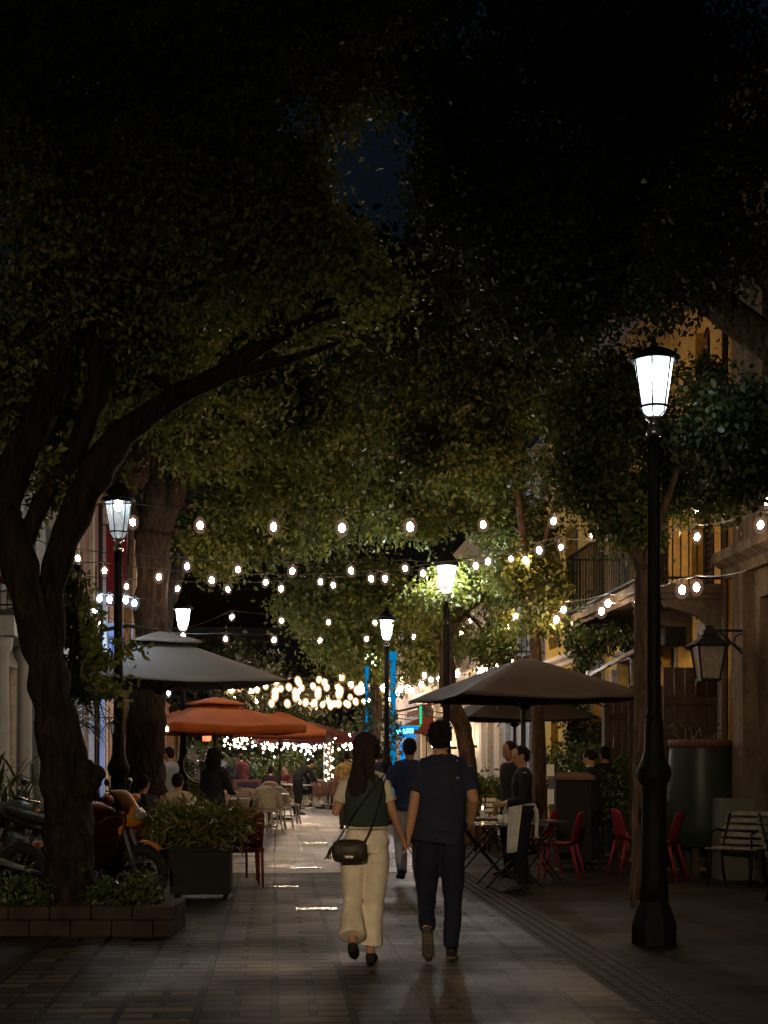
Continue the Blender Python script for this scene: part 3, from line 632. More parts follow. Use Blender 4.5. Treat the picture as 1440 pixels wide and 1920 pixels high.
# wall lanterns (unlit) on brackets
M['dimglass'] = mat('dusty lantern glass', (.16, .14, .11), .3, 0, .3, 20)
def wall_lantern(loc, rz, label, arm=.62, s=1.0):
    t = thing('wall_lantern', label, 'wall lantern', loc, rz, 'unlit wall lanterns on iron brackets')
    # local: lantern at origin, wall in +x
    b = MB(); b.bar((0, 0, .33), (arm, 0, .33), .03); b.bar((.15, 0, .31), (arm-.01, 0, -.12), .022)
    b.bb(arm-.012, arm, -.03, .03, -.25, .5); b.torus((arm-.2, 0, .2), .09, .01, 16, 5, Matrix.Rotation(math.pi/2, 3, 'X')); b.build('bracket', M['iron'], t)
    b = MB(); b.add([(-.17, -.17, .13), (.17, -.17, .13), (.17, .17, .13), (-.17, .17, .13), (-.24, -.24, .14), (.24, -.24, .14), (.24, .24, .14), (-.24, .24, .14), (-.06, -.06, .27), (.06, -.06, .27), (.06, .06, .27), (-.06, .06, .27)],
                    [(0, 1, 5, 4), (1, 2, 6, 5), (2, 3, 7, 6), (3, 0, 4, 7), (4, 5, 9, 8), (5, 6, 10, 9), (6, 7, 11, 10), (7, 4, 8, 11), (8, 9, 10, 11)])
    b.bb(-.09, .09, -.09, .09, .271, .33); b.bb(-.05, .05, -.05, .05, .331, .39); b.build('lantern_roof', M['iron'], t)
    b = MB()
    for x, y in ((-1, -1), (1, -1), (1, 1), (-1, 1)): b.bar((.17*x, .17*y, .13), (.115*x, .115*y, -.27), .02)
    b.bb(-.13, .13, -.13, .13, -.3, -.27); b.build('lantern_frame', M['iron'], t)
    b = MB(); b.add([(-.162, -.162, .13), (.162, -.162, .13), (.162, .162, .13), (-.162, .162, .13), (-.108, -.108, -.268), (.108, -.108, -.268), (.108, .108, -.268), (-.108, .108, -.268)],
                    [(0, 4, 5, 1), (1, 5, 6, 2), (2, 6, 7, 3), (3, 7, 4, 0)]); b.build('lantern_glass', M['dimglass'], t)
    if s != 1: t.scale = (s,)*3
    return t
wall_lantern(W(1328, 1232, 17.9), A, 'unlit square iron lantern hanging from the stone wall at right')
wall_lantern(W(212, 1366, 38.5)+Vector((.1, 0, 0)), A+math.pi, 'small unlit wall lantern on the pinkish wall at left', .5, .9)
wall_lantern(W(143, 1085, 26.5), A+math.pi, 'unlit square lantern between the left tree and lamp', .8, .75)

# ------------------------------------------------------------------ strings of bulbs
bulb_me = {}
def bulb_mesh(r, mk):
    k = (round(r, 3), mk)
    if k not in bulb_me:
        b = MB(); b.ball((0, 0, 0), (r, r, r*1.35), 8, 6); me = bpy.data.meshes.new('light_bulb'); me.from_pydata(b.v, [], b.f); me.materials.append(M[mk]); me.shade_smooth(); bulb_me[k] = me
    return bulb_me[k]
def string(label, pts, d, mk='bulb', r=.034, ends=None, hang=.13, d2=None, dz=0):
    """pts: bulb positions in the picture; the cable runs just above them"""
    n = len(pts)
    ds = [d if d2 is None else d+(d2-d)*i/max(1, n-1) for i in range(n)]
    ds = [q_[2] if len(q_) > 2 else e_ for q_, e_ in zip(pts, ds)]; P = [W(q_[0], q_[1], e_) for q_, e_ in zip(pts, ds)]; r *= 1.28; base = P[0].copy()
    t = thing('string_lights', label, 'string lights', base, 0, 'strings of warm bulbs hung across the street')
    top = [p+Vector((0, 0, hang)) for p in P]
    line = list(top)
    if ends:
        if ends[0]: line = [W(*ends[0])]+line
        if ends[1]: line = line+[W(*ends[1])]
    full = []
    for i in range(len(line)-1):
        a, b_ = line[i], line[i+1]
        for k in range(3):
            f = k/3; q = a.lerp(b_, f); q.z -= .03*math.sin(math.pi*f)*min(1, (b_-a).length); full.append(q)
    full.append(line[-1])
    c = MB(base); c.tube(full, .007, 5)
    for p, q in zip(P, top):
        c.tube([q, p+Vector((0, 0, r*1.2+.05))], .004, 4); c.tube([p+Vector((0, 0, r*1.15)), p+Vector((0, 0, r*1.2+.055))], .013, 6)
    c.build('cable', M['wire'], t)
    for p in P:
        o = bpy.data.objects.new('light_bulb', bulb_mesh(r*.72, mk if mk != 'bulb' or random.random() < .65 else 'bulb_soft')); C.objects.link(o); o.parent = t; o.location = p-base; o.scale = (random.uniform(.85, 1.1),)*3; o.rotation_euler = (random.gauss(0, .15), random.gauss(0, .15), 0)
        g_ = bpy.data.objects.new('bulb_halo', bulb_mesh(r*(1.6 if d < 48 else 1.35), 'envelope_cool' if 'cool' in mk else ('envelope' if d < 48 else 'envelope_far'))); C.objects.link(g_); g_.parent = o  # shell wider than the bulb, its emission stands for the halo
    return t
string('nearest and topmost string of widely spaced warm bulbs above the couple', [(249, 979), (375, 985), (513, 988), (641, 990), (769, 988), (906, 984), (1038, 977), (1169, 965), (1305, 955), (1437, 940)], 16.6, ends=((-60, 940, 16.6), (1560, 905, 16.6)), hang=.22, r=.038)
string('string of bulbs rising to the right in front of the balcony', [(146, 1047), (351, 1062), (446, 1068), (548, 1071), (658, 1070), (760, 1066), (825, 1071), (915, 1053), (1011, 1032, 20.3), (1112, 1003, 19.6), (1307, 1007, 15.9), (1426, 984, 13.8)], 20.3, ends=((60, 1010, 20.3), (1540, 950, 12.5)), r=.036)
string('second string of bulbs behind the balcony string', [(196, 1070), (298, 1082), (397, 1088), (498, 1092), (601, 1091), (696, 1085), (793, 1075), (892, 1061), (988, 1053), (1052, 1026, 21), (1185, 1026, 18.4)], 21.6, ends=((100, 1050, 21.6), (1300, 990, 16.5)), r=.036)
string('third string of bulbs just under the balcony string', [(237, 1100), (333, 1104), (427, 1105), (527, 1104), (625, 1097), (722, 1085)], 22.8, ends=((160, 1080, 22.8), (837, 1062, 24)), r=.036)
string('short string at the top of the brown tree on the right', [(840, 1090), (958, 1048), (985, 1049)], 22.8, ends=((722, 1075, 22.8), (1067, 1030, 23)), r=.034)
string('middle string of bulbs crossing in front of the bright green tree', [(184, 1167), (267, 1181), (343, 1192), (435, 1157), (528, 1164), (616, 1167), (703, 1168), (793, 1167), (881, 1163), (967, 1155, 25), (1057, 1143, 22.6), (1140, 1131, 19.9), (1194, 1128, 18.3), (1279, 1106, 16.3), (1306, 1101, 15.9)], 27.5, ends=((150, 1140, 27), (1400, 1070, 14)), r=.038)
string('string of bulbs directly above the far lamp lantern', [(423, 1198), (514, 1200), (600, 1201), (687, 1198), (776, 1194), (864, 1186), (952, 1176, 25.5), (1043, 1162, 23), (1128, 1146, 20.3)], 31.5, ends=((300, 1185, 31.5), (1200, 1125, 18.5)), r=.042)
string('short bright string wound round the left lamp post', [(178, 1143), (187, 1122), (205, 1124), (236, 1125), (252, 1131)], 19.2, 'bulb_cool', ends=((146, 1110, 19.5), (300, 1120, 19.5)), r=.036, hang=.07)
string('two small bulbs under the grey umbrella', [(298, 1366), (312, 1366)], 26, r=.035, hang=.06)
string('single small bulb on the left under the grey umbrella edge', [(268, 1308), (310, 1302)], 24, r=.03, hang=.06)
string('cool bulbs beside the edge of the grey umbrella', [(316, 1300), (363, 1280), (395, 1284), (404, 1285)], 34, 'bulb_cool', r=.045, hang=.06)
# the far crowded strings
row_n = 0
LBL = ['far string of bulbs, first of the dense rows beyond the grey umbrella', 'far string of bulbs hung just behind the first dense row', 'amber tinted string above the dense far rows', 'lowest bright string touching the top of the orange umbrella', 'far string crossing the blue column', 'dense string above the dark red umbrella', 'faint farthest string of bulbs above the street end', 'last far string near the tree trunk wrapped in lights', 'bright string filling the left part of the dense rows', 'second bright string in the left part of the dense rows', 'string running low toward the blue columns', 'right part of the dense rows under the yellow green tree', 'upper string of the dense rows near the far lamp']
rows = [(1284, 404, 770, 46, 52, 'bulb', 6), (1294, 430, 800, 42, 57, 'bulb', 5), (1279, 438, 640, 40, 50, 'bulb_amber', 2), (1313, 448, 790, 31, 63, 'bulb', 8), (1297, 560, 760, 38, 55, 'bulb_cool', 4), (1320, 470, 700, 37, 67, 'bulb', 7), (1307, 530, 730, 43, 70, 'bulb_amber', 4), (1325, 455, 640, 34, 72, 'bulb', 5), (1285, 392, 700, 44, 53, 'bulb', 9), (1303, 400, 680, 39, 59, 'bulb', 7), (1317, 560, 760, 30, 66, 'bulb', 4), (1296, 640, 815, 27, 60, 'bulb', -6), (1276, 560, 780, 48, 51, 'bulb', 4)]
for (y, x0, x1, stp, d, mk, sag) in rows:
    pts = []; x = x0
    while x <= x1:
        f = (x-x0)/(x1-x0); pts.append((x+random.uniform(-3, 3), y+sag*math.sin(math.pi*f)-4*f*f*2+random.uniform(-2, 2))); x += stp
    string(LBL[row_n], pts, d, mk, r=.088 if d > 55 else .076, hang=.1, ends=((x0-60, y-12, d), (x1+60, y-20, d))); row_n += 1
string('string rising to the right above the brown umbrella', [(746, 1298), (790, 1283), (824, 1273), (857, 1263), (899, 1257), (909, 1256), (930, 1250), (957, 1240)], 44, 'bulb', r=.07, d2=30, ends=((700, 1305, 47), (1010, 1222, 26)))
string('pair of bright bulbs on the string beside the thin tree trunk', [(796, 1266), (808, 1275), (773, 1295), (751, 1292), (717, 1290)], 40, 'bulb', r=.06, ends=(None, None))
string('cluster of warm bulbs under the edge of the orange umbrella', [(398, 1363), (515, 1366), (528, 1372), (536, 1379), (541, 1366), (556, 1371), (506, 1369)], 38, 'bulb', r=.055, hang=.05)
string('lights hanging under the dark red umbrella', [(422, 1388), (440, 1389), (452, 1396), (456, 1384), (462, 1386), (441, 1398), (495, 1402), (508, 1404), (511, 1400), (573, 1395), (567, 1398), (578, 1399), (590, 1404), (600, 1400), (645, 1399), (657, 1397), (668, 1400), (540, 1395), (552, 1401)], 47, 'bulb', r=.05, hang=.06)
# fairy lights in the far shrubs
def fairy(label, spots, mk, r=.017, d=(44, 50)):
    t = thing('fairy_lights', label, 'fairy lights', W(spots[0][0], spots[0][1], d[0]), 0, 'fairy lights wound in the far trees'); base = t.location.copy(); pp = []
    for x, y, n, sx, sy in spots:
        for _ in range(n):
            p = W(x+random.gauss(0, sx), y+random.gauss(0, sy), random.uniform(*d)); pp.append(p)
            o = bpy.data.objects.new('light_bulb', bulb_mesh(r*random.choice((.7, 1, 1.3)), mk)); C.objects.link(o); o.parent = t; o.location = p-base
    c = MB(base); pp.sort(key=lambda q: q.x); c.tube(pp, .004, 3); c.build('cable', M['wire'], t)
fairy('cool white fairy lights over the far shrubs left of the street', [(470, 1378, 26, 22, 9), (490, 1395, 22, 16, 8), (560, 1400, 14, 16, 6)], 'fairy')
fairy('white fairy lights spilling below the dark red umbrella', [(580, 1403, 22, 14, 9), (625, 1385, 5, 4, 8), (660, 1388, 6, 8, 6)], 'fairy', d=(43, 46))
fairy('warm fairy lights among the far tables', [(450, 1395, 18, 22, 7), (530, 1400, 18, 20, 6), (640, 1400, 8, 14, 5)], 'fairy_warm', r=.02)

# columns glowing in place of blue floodlight, and neon sign
M['pale_col'] = mat('pale painted column', (.5, .5, .5), .8, 0, .15, 6, .2)
M['neon_blue'] = emit('blue neon', (.0, .30, .95), 1.0); M['neon_cyan'] = emit('cyan neon', (.12, .7, 1), 4); M['neon_green'] = emit('green neon', (.01, .6, .25), 1.2)
M['neon_red'] = emit('red sign light', (1, .12, .05), 4)
M['blue_col'] = emit('column glowing for blue floodlight', (.0, .26, .62), .7)  # shaft emits by itself, imitating blue light cast on a pale column
def blue_column(px, d, y0, y1, wd, label):
    g = GD(px, d); zt = EYE-(y1-HZ)*d/F
    t = thing('blue_glow_column', label, 'column', g, A, 'columns glowing blue in place of floodlight')
    b = MB(); b.lathe([(wd*.8, 0), (wd*.8, .4), (wd*.55, .5), (wd*.5, zt-.3), (wd*.7, zt-.25), (wd*.7, zt)], seg=16); b.build('shaft', M['blue_col'], t, True)
    lv = in_ellipsoid((0, -.1, zt*.55), (wd*2.2, .2, zt*.42), 60); link('leaves', leaf_mesh('leaves', lv, None, 9, .07, .13, M['leaf_dk']), t)
blue_column(737, 41, 1420, 1222, .15, 'tall blue glowing column right of the far lamp post')
blue_column(688, 42, 1400, 1250, .08, 'thin blue glowing column left of the far lamp post')
for x, z in ((737, 2.4), (737, 4.6), (690, 3.0)):
    L = bpy.data.lights.new('blue_floodlight', 'POINT'); L.energy = 14; L.color = (.01, .28, 1); L.shadow_soft_size = .1
    o = bpy.data.objects.new('blue_floodlight', L); C.objects.link(o); d = 39.9 if x == 737 else 41; p = GD(x+3, d); o.location = (p.x, p.y, z)
g = W(757, 1385, 42.5)
t = thing('neon_sign', 'glowing blue round neon sign on a post with a green tube', 'neon sign', (g.x, g.y, 0), 0)
b = MB(); b.tube([(0, 0, 0), (0, 0, 2.3)], .1, 12); b.build('post', M['pale_col'], t, True)
b = MB(); b.torus((0, 0, 2.45), .4, .05, 24, 8); b.torus((0, 0, 2.2), .34, .04, 24, 8); b.tube([(0, -.13, 1.3), (0, -.13, 2.0)], .1, 8); b.build('ring_tube', M['neon_blue'], t, True)
b = MB(); b.tube([(-.28, -.42, 2.33), (.28, -.42, 2.36)], .07, 8); b.build('light_bar', M['neon_cyan'], t, True)
b = MB(); b.tube([(.5, 0, 2.55), (.5, 0, 3.1)], .035, 8); b.bar((.1, 0, 2.5), (.5, 0, 2.5), .03); b.build('green_tube', M['neon_green'], t, True)
g = W(388, 1370, 36)
t = thing('lit_sign', 'small hanging sign with green light above an orange red one', 'sign', g, 0)
b = MB(); b.lathe([(.11, .0), (.12, .06), (.05, .2), (.02, .24)], (0, 0, 0), 8); b.build('green_lamp', M['neon_green'], t)
b = MB(); b.bb(-.1, .1, -.06, .06, -.26, -.06); b.build('red_lamp', M['neon_red'], t, bevel=.02)
b = MB(); b.bar((0, .1, -.3), (0, .1, -2.2), .05); b.bar((0, .1, .3), (0, .1, -.3), .03); b.build('post', M['iron'], t)
# blue strip on the left building front
g = W(168, 1256, 35)
t = thing('light_strip', 'sloping cyan strip light above the grey umbrella at left', 'strip light', g, 0)
b = MB(); b.bar((-.28, 0, -.16), (.3, 0, .2), .06, .05); b.build('light_tube', M['neon_cyan'], t)
b = MB(); b.bar((-.3, .05, -.17), (.32, .05, .21), .09, .04); b.build('housing', M['steel'], t)
for q, e in (((155, 1320, 36.5), 120), ((205, 1230, 41), 160)):
    L = bpy.data.lights.new('blue_shop_light', 'POINT'); L.energy = e; L.color = (.25, .5, 1); L.shadow_soft_size = .15
    o = bpy.data.objects.new('blue_shop_light', L); C.objects.link(o); o.location = W(*q)
# boards on left house, blue light on white put into their colour
M['blue_tint_board'] = mat('board tinted for blue light', (.45, .52, .7), .6, 0, .1, 4, .1)
t = thing('shop_fascia', 'pale shop board tinted as if blue lit behind the left lamp post', 'shop board', W(207, 1215, 43), A)
b = MB(); b.bb(-.65, .65, -.04, .04, -.7, .75); b.build('panel', M['blue_tint_board'], t); b = MB()
for x in (-.6, .6): b.bar((x, 0, -.7), (x, 0, -3.2), .06)
b.build('post', M['frame_dk'], t)
t = thing('blue_tinted_panel', 'tall pale panel tinted as if blue lit behind the drooping leaves of the left tree', 'wall panel', GD(165, 39), A)
b = MB(); b.bb(-.45, .45, -.04, .04, .3, 3.6); b.build('panel', M['blue_tint_board'], t); b = MB(); b.bb(-.5, .5, -.06, .06, 0, .299); b.build('base', M['frame_dk'], t)
# ------------------------------------------------------------------ trees
D1 = 13.0
def P1(px, py, r, d=D1): return (W(px, py, d), r)
b1 = GD(133, 12.62)
trunk = [(b1-Vector((0, 0, .05)), .30), P1(133, 1690, .25, 12.65), P1(130, 1600, .215, 12.75), P1(126, 1510, .22), P1(118, 1430, .20), P1(104, 1350, .185), P1(92, 1280, .18), P1(86, 1225, .16)]
SA_ = [P1(84, 1250, .14), P1(66, 1190, .15, 12.95), P1(48, 1110, .145, 12.9), P1(34, 1050, .16, 12.9), P1(14, 985, .16, 12.9), P1(10, 930, .15), P1(40, 850, .15), P1(78, 770, .145), P1(112, 690, .12), P1(140, 600, .09), P1(120, 470, .06), P1(80, 330, .04)]
SA2 = [P1(36, 1030, .10, 12.95), P1(62, 975, .085), P1(98, 905, .08, 13.1), P1(128, 865, .09, 13.1), P1(160, 800, .10, 13.1), P1(182, 740, .10, 13.1), P1(184, 690, .085, 13.1), P1(170, 620, .075, 13), P1(150, 540, .06), P1(140, 430, .04)]
SB = [P1(90, 1260, .15), P1(92, 1180, .135, 13.1), P1(98, 1090, .125, 13.15), P1(118, 1020, .13, 13.2), P1(148, 950, .145, 13.2), P1(178, 890, .155, 13.2), P1(215, 830, .14, 13.2), P1(270, 783, .115, 13.2), P1(335, 740, .10, 13.2), P1(410, 704, .085, 13.1), P1(485, 655, .065, 13), P1(560, 610, .055, 13), P1(650, 580, .042, 12.9), P1(760, 530, .028, 12.8), P1(850, 505, .015, 12.8)]
SB2 = [P1(405, 706, .07, 13.1), P1(480, 690, .05, 13), P1(560, 668, .035, 12.9), P1(640, 640, .015, 12.8)]
SB3 = [P1(485, 655, .05, 13), P1(520, 600, .04, 13.1), P1(560, 520, .03, 13.2), P1(620, 450, .015, 13.3)]
SC = [P1(560, 610, .04, 13), P1(600, 570, .03, 13), P1(680, 560, .015, 13)]
def skyhole(q):
    x = CX+F*q[0]/q[1]; y = HZ-F*(q[2]-EYE)/q[1]
    n = noise.noise(Vector((x/60, y/60, 3)))*38
    if ((x-700)/(112+n))**2+((y-345)/(105+n))**2 < 1: return False
    if abs(x-1226) < 62 and 640 < y < 830 and q[1] < 12.6: return False
    return True
near = [blob_px(*a) for a in (
    (60, 380, 12.5, 190, 260, 1.2, 330), (250, 180, 12.5, 240, 170, 1.3, 300), (470, 170, 13, 210, 150, 1.2, 260), (60, 60, 12, 250, 160, 1.2, 160), (640, 80, 13, 200, 110, 1.2, 180),
    (370, 350, 13, 170, 110, 1.0, 280), (520, 430, 13, 160, 100, .9, 300), (390, 520, 13.3, 190, 110, .9, 320), (600, 520, 13, 110, 75, .7, 200), (560, 330, 13.3, 90, 70, .7, 110),
    (645, 635, 12.9, 85, 34, .5, 90), (500, 610, 13.2, 120, 60, .6, 110), (280, 620, 14, 100, 110, .8, 260), (300, 720, 14, 70, 70, .6, 130), (60, 700, 13.6, 110, 110, .7, 160),
    (15, 800, 13.6, 35, 50, .4, 40), (130, 800, 14, 35, 110, .4, 70), (170, 480, 12.9, 50, 80, .5, 80), (105, 900, 13.4, 22, 50, .3, 24), (700, 560, 13, 60, 40, .5, 60))]
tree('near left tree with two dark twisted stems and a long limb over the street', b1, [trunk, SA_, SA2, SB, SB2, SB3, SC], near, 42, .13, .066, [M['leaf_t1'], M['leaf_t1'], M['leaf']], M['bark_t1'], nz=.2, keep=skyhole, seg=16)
kb = [q for q in C.objects if q.name.startswith('trunk')][-1]
k = MB(b1)
for x, y, r in ((150, 1482, .16), (166, 1462, .13), (180, 1450, .08), (155, 1435, .09)): k.ball(W(x, y, 12.95), (r, r, r*.8), 14, 10)
me = remesh(k, .02, 4, lambda v: .06*noise.noise(v*6)+.03*noise.noise(v*14)+.012*noise.noise(v*33)); me.materials.append(M['bark_t1']); link('burl', me, kb.parent)
# vines with drooping leaves on the trunk (climber)
t = thing('climbing_plant', 'drooping leafy climber hanging right of the near left trunk', 'climbing plant', W(150, 1300, 13.3), 0); base = t.location.copy()
cl = []
for px, py, rx, ry, n in ((150, 1180, 28, 90, 90), (135, 1110, 14, 50, 25), (170, 1240, 28, 40, 40), (200, 1290, 50, 16, 30), (240, 1215, 26, 14, 8), (160, 1290, 20, 30, 20)):
    cl.append(in_ellipsoid(W(px, py, 14.2), (rx*14/F, .25, ry*14/F), n))
cl = np.concatenate(cl)-np.array(base)
link('leaves', leaf_mesh('leaves', cl, None, 9, .07, .075, M['leaf'], .6), t)
vs = MB(base)
for k_ in range(14):
    a = W(145+random.uniform(-20, 20), random.uniform(1080, 1200), 14.1); vs.tube([a, a+Vector((.05, 0, -.4)), a+Vector((random.uniform(-.1, .3), 0, -.9))], [.01, .008, .004], 5)
vs.tube([W(118, 1330, 13.25), W(132, 1240, 13.8), W(140, 1120, 14.1), W(150, 1060, 14.1)], [.02, .02, .015, .01], 6)
vs.build('stem', M['bark2'], t)
# long leaved drooping shoots
t = thing('drooping_plant', 'dark long leaved plant drooping against the blue lit wall', 'plant', W(120, 1400, 13.4), 0); base = t.location.copy()
def blade(mb, a, dr, L, wd, droop, n=6, tw=0):
    a = Vector(a); dr = Vector(dr).normalized(); side = dr.cross(Vector((0, 0, 1)))
    if side.length < 1e-3: side = Vector((1, 0, 0))
    side.normalize(); vs_ = []; p = a.copy(); d = dr.copy()
    for i in range(n+1):
        f = i/n; wv = wd*(math.sin(math.pi*min(1, .15+f*.85))**.7 if f < 1 else .02)*.5+.0008
        up = Vector((0, 0, 1))*wv*.25
        vs_ += [p-side*wv+up, p, p+side*wv+up]; p = p+d*(L/n); d = (d+Vector((0, 0, -droop/n))).normalized()
    mb.add(vs_, [q for i in range(n) for q in ((i*3, i*3+1, i*3+4, i*3+3), (i*3+1, i*3+2, i*3+5, i*3+4))])
q = MB(base)
for k_ in range(60):
    a = W(random.uniform(128, 150), random.uniform(1290, 1370), 13.4); blade(q, a, (random.uniform(.5, 1), random.uniform(-.3, .3), random.uniform(-.1, .8)), random.uniform(.25, .5), .03, 2.0)
q.build('leaves', M['leaf_dk'], t)
q = MB(base); 
for k_ in range(6): q.tube([W(118, 1420, 13.3), W(128+k_*3, 1360, 13.35), W(132+k_*3, 1300+k_*8, 13.4)], [.015, .01, .006], 5)
q.build('stem', M['bark2'], t)

# second left tree
D2 = 22.5
def P2(px, py, r, d=D2): return (W(px, py, d), r)
b2 = GD(268, D2)
tree('second left tree with a dark forked trunk beside the lamp post', b2,
     [[(b2, .42), P2(268, 1500, .36), P2(272, 1400, .30), P2(280, 1250, .27), P2(284, 1100, .26), P2(290, 1000, .27)],
      [P2(288, 1010, .26), P2(295, 940, .22), P2(300, 870, .16), P2(290, 790, .12), P2(300, 640, .08)],
      [P2(292, 1000, .22), P2(325, 930, .17), P2(350, 870, .14), P2(378, 810, .11), P2(440, 700, .07), P2(500, 620, .04)],
      [P2(285, 1040, .1), P2(255, 960, .09), P2(225, 910, .08), P2(190, 850, .05)],
      [P2(360, 860, .09), P2(450, 810, .06), P2(600, 780, .03)]],
     [blob_px(*a) for a in ((480, 800, 21.5, 160, 90, 1.8, 420), (620, 800, 22, 120, 100, 1.6, 330), (580, 930, 23, 150, 90, 1.5, 280), (450, 960, 24, 90, 120, 1.5, 240), (360, 830, 21, 50, 60, .8, 60),
        (410, 1040, 24.5, 45, 40, .9, 50), (560, 700, 22, 150, 90, 1.5, 280), (390, 640, 21.5, 110, 90, 1.4, 130), (530, 1000, 24, 80, 45, 1, 90), (380, 1000, 23.5, 35, 40, .6, 40))],
     32, .17, .09, [M['leaf_lit'], M['leaf'], M['leaf_dk']], M['bark_dk'], nz=.14, keep=skyhole)
bt = GD(232, 28)
tree('small tree with leaves tinted orange as if warmly lit above the left lamp roof', bt,
     [[(bt, .12), (W(236, 1400, 28), .1), (W(238, 1200, 28), .08), (W(246, 1000, 28), .06), (W(250, 880, 28), .04)]],
     [blob_px(*a) for a in ((250, 830, 27.5, 60, 75, .9, 120), (300, 800, 26.5, 70, 60, .9, 110), (225, 880, 27.8, 26, 30, .6, 34), (260, 720, 27, 60, 70, 1, 90))],
     16, .2, .13, [M['leaf_red'], M['leaf_red'], M['leaf']], M['bark2'])

# big tree reaching in from the right, its trunk outside the picture
b3 = Vector((4.9, 12.6, 0))
tree('large dark tree whose crown reaches in from the right above the lamp', b3,
     [[(b3, .34), (b3+Vector((0, .1, 1.5)), .28), (b3+Vector((-.15, .1, 3.2)), .25), (b3+Vector((-.5, .2, 4.6)), .22)],
      [(b3+Vector((-.5, .2, 4.5)), .2), (W(1330, 560, 13.2), .14), (W(1180, 420, 13.4), .1), (W(1020, 330, 13.5), .06), (W(900, 270, 13.5), .03)],
      [(b3+Vector((-.5, .2, 4.5)), .18), (W(1380, 420, 12.8), .12), (W(1250, 200, 12.8), .07), (W(1120, 60, 12.8), .04)],
      [(b3+Vector((-.3, .15, 3.6)), .1), (W(1440, 800, 12.4), .06), (W(1370, 790, 12.5), .03)]],
     [blob_px(*a) for a in ((1100, 160, 13.2, 330, 170, 1.6, 620), (1350, 300, 12.4, 180, 260, 1.4, 420), (960, 420, 13.6, 170, 130, 1.2, 360), (1150, 450, 13.6, 200, 130, 1.2, 420), (860, 120, 13.6, 160, 150, 1.2, 260),
        (1190, 590, 14.2, 130, 70, .9, 220), (1010, 560, 14.2, 150, 80, 1, 260), (1400, 800, 12.5, 95, 62, .6, 200), (1400, 880, 12.6, 60, 34, .4, 60), (850, 330, 13.8, 80, 80, .7, 90))],
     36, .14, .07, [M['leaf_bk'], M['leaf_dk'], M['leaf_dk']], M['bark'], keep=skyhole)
# brown trunk right behind the lamp post
b4 = GD(1206, 14.8)
tree('tree with a pale brown trunk standing just behind the right lamp post', b4,
     [[(b4, .14), (W(1205, 1600, 14.8), .115), (W(1206, 1400, 14.8), .1), (W(1206, 1200, 14.8), .095), (W(1208, 1060, 14.8), .09)],
      [(W(1208, 1080, 14.8), .08), (W(1180, 1000, 14.9), .06), (W(1160, 920, 15), .05), (W(1120, 820, 15.2), .03)],
      [(W(1208, 1070, 14.8), .07), (W(1235, 980, 14.8), .05), (W(1270, 880, 14.8), .03)]],
     [blob_px(*a) for a in ((1110, 870, 15.4, 70, 55, .6, 130), (1165, 940, 15.2, 55, 60, .5, 110), (1270, 900, 15.6, 70, 55, .6, 120), (1130, 760, 15.6, 110, 80, .8, 230), (1290, 840, 15.4, 80, 50, .6, 120), (1190, 1000, 15, 24, 24, .3, 22), (1100, 920, 15.4, 34, 26, .3, 26), (1230, 700, 16, 120, 80, .7, 200), (1345, 930, 15.6, 34, 34, .3, 26))],
     34, .12, .068, [M['leaf'], M['leaf_dk'], M['leaf']], M['bark2'], keep=skyhole)
# slim tree behind the brown umbrella
b6 = GD(1008, 23.4)
tree('slim dark trunk rising behind the brown umbrella on the right', b6,
     [[(b6, .15), (W(1012, 1450, 23.4), .115), (W(1006, 1300, 23.4), .1), (W(1002, 1190, 23.4), .09), (W(988, 1090, 23.4), .075), (W(980, 1000, 23.4), .06), (W(960, 880, 23.4), .05), (W(900, 760, 23), .03)],
      [(W(990, 1100, 23.4), .05), (W(1020, 1020, 23.4), .04), (W(1040, 940, 23.4), .025)]],
     [blob_px(*a) for a in ((985, 1075, 23.6, 62, 34, .7, 120), (960, 1000, 24.5, 75, 60, .8, 150), (880, 870, 23, 150, 60, 1.2, 300), (900, 760, 23, 200, 100, 1.5, 520), (800, 700, 22.5, 130, 110, 1.2, 260), (1010, 700, 23, 130, 120, 1.3, 330), (1030, 1100, 23.4, 26, 22, .4, 26), (850, 610, 23, 200, 80, 1.4, 260), (1015, 1170, 23.3, 30, 12, .3, 12), (870, 960, 24.5, 120, 70, 1, 160), (750, 900, 24.5, 90, 110, 1, 190))],
     32, .16, .09, [M['leaf'], M['leaf_lit'], M['leaf_dk']], M['bark'], keep=skyhole)
# bright green tree lit by the lamp
b5 = GD(884, 25.4)
tree('leaning tree lit bright green by the lamp inside its crown', b5,
     [[(b5, .17), (W(884, 1480, 25.4), .15), (W(874, 1410, 25.4), .15), (W(866, 1360, 25.4), .15), (W(842, 1310, 25.4), .16), (W(838, 1240, 25.4), .14), (W(832, 1190, 25.4), .12)],
      [(W(834, 1200, 25.4), .08), (W(800, 1180, 25.3), .055), (W(775, 1150, 25.3), .045), (W(760, 1110, 25.3), .02)],
      [(W(834, 1200, 25.4), .08), (W(870, 1150, 25.5), .05), (W(930, 1110, 25.5), .025)],
      [(W(833, 1200, 25.4), .07), (W(836, 1150, 25.5), .045), (W(820, 1100, 25.6), .02)]],
     [blob_px(*a) for a in ((905, 1170, 25.6, 70, 60, .9, 190), (900, 1110, 25.6, 80, 40, .8, 120), (800, 1120, 24.4, 36, 26, .5, 45), (775, 1120, 24.6, 30, 20, .4, 24), (920, 1215, 25.6, 35, 22, .5, 50), (860, 1090, 24.9, 36, 30, .4, 40), (850, 1150, 26.2, 60, 60, .6, 90), (800, 1165, 24.3, 12, 12, .2, 6))],
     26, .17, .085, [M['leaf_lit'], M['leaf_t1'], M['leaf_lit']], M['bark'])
b7 = GD(700, 46)
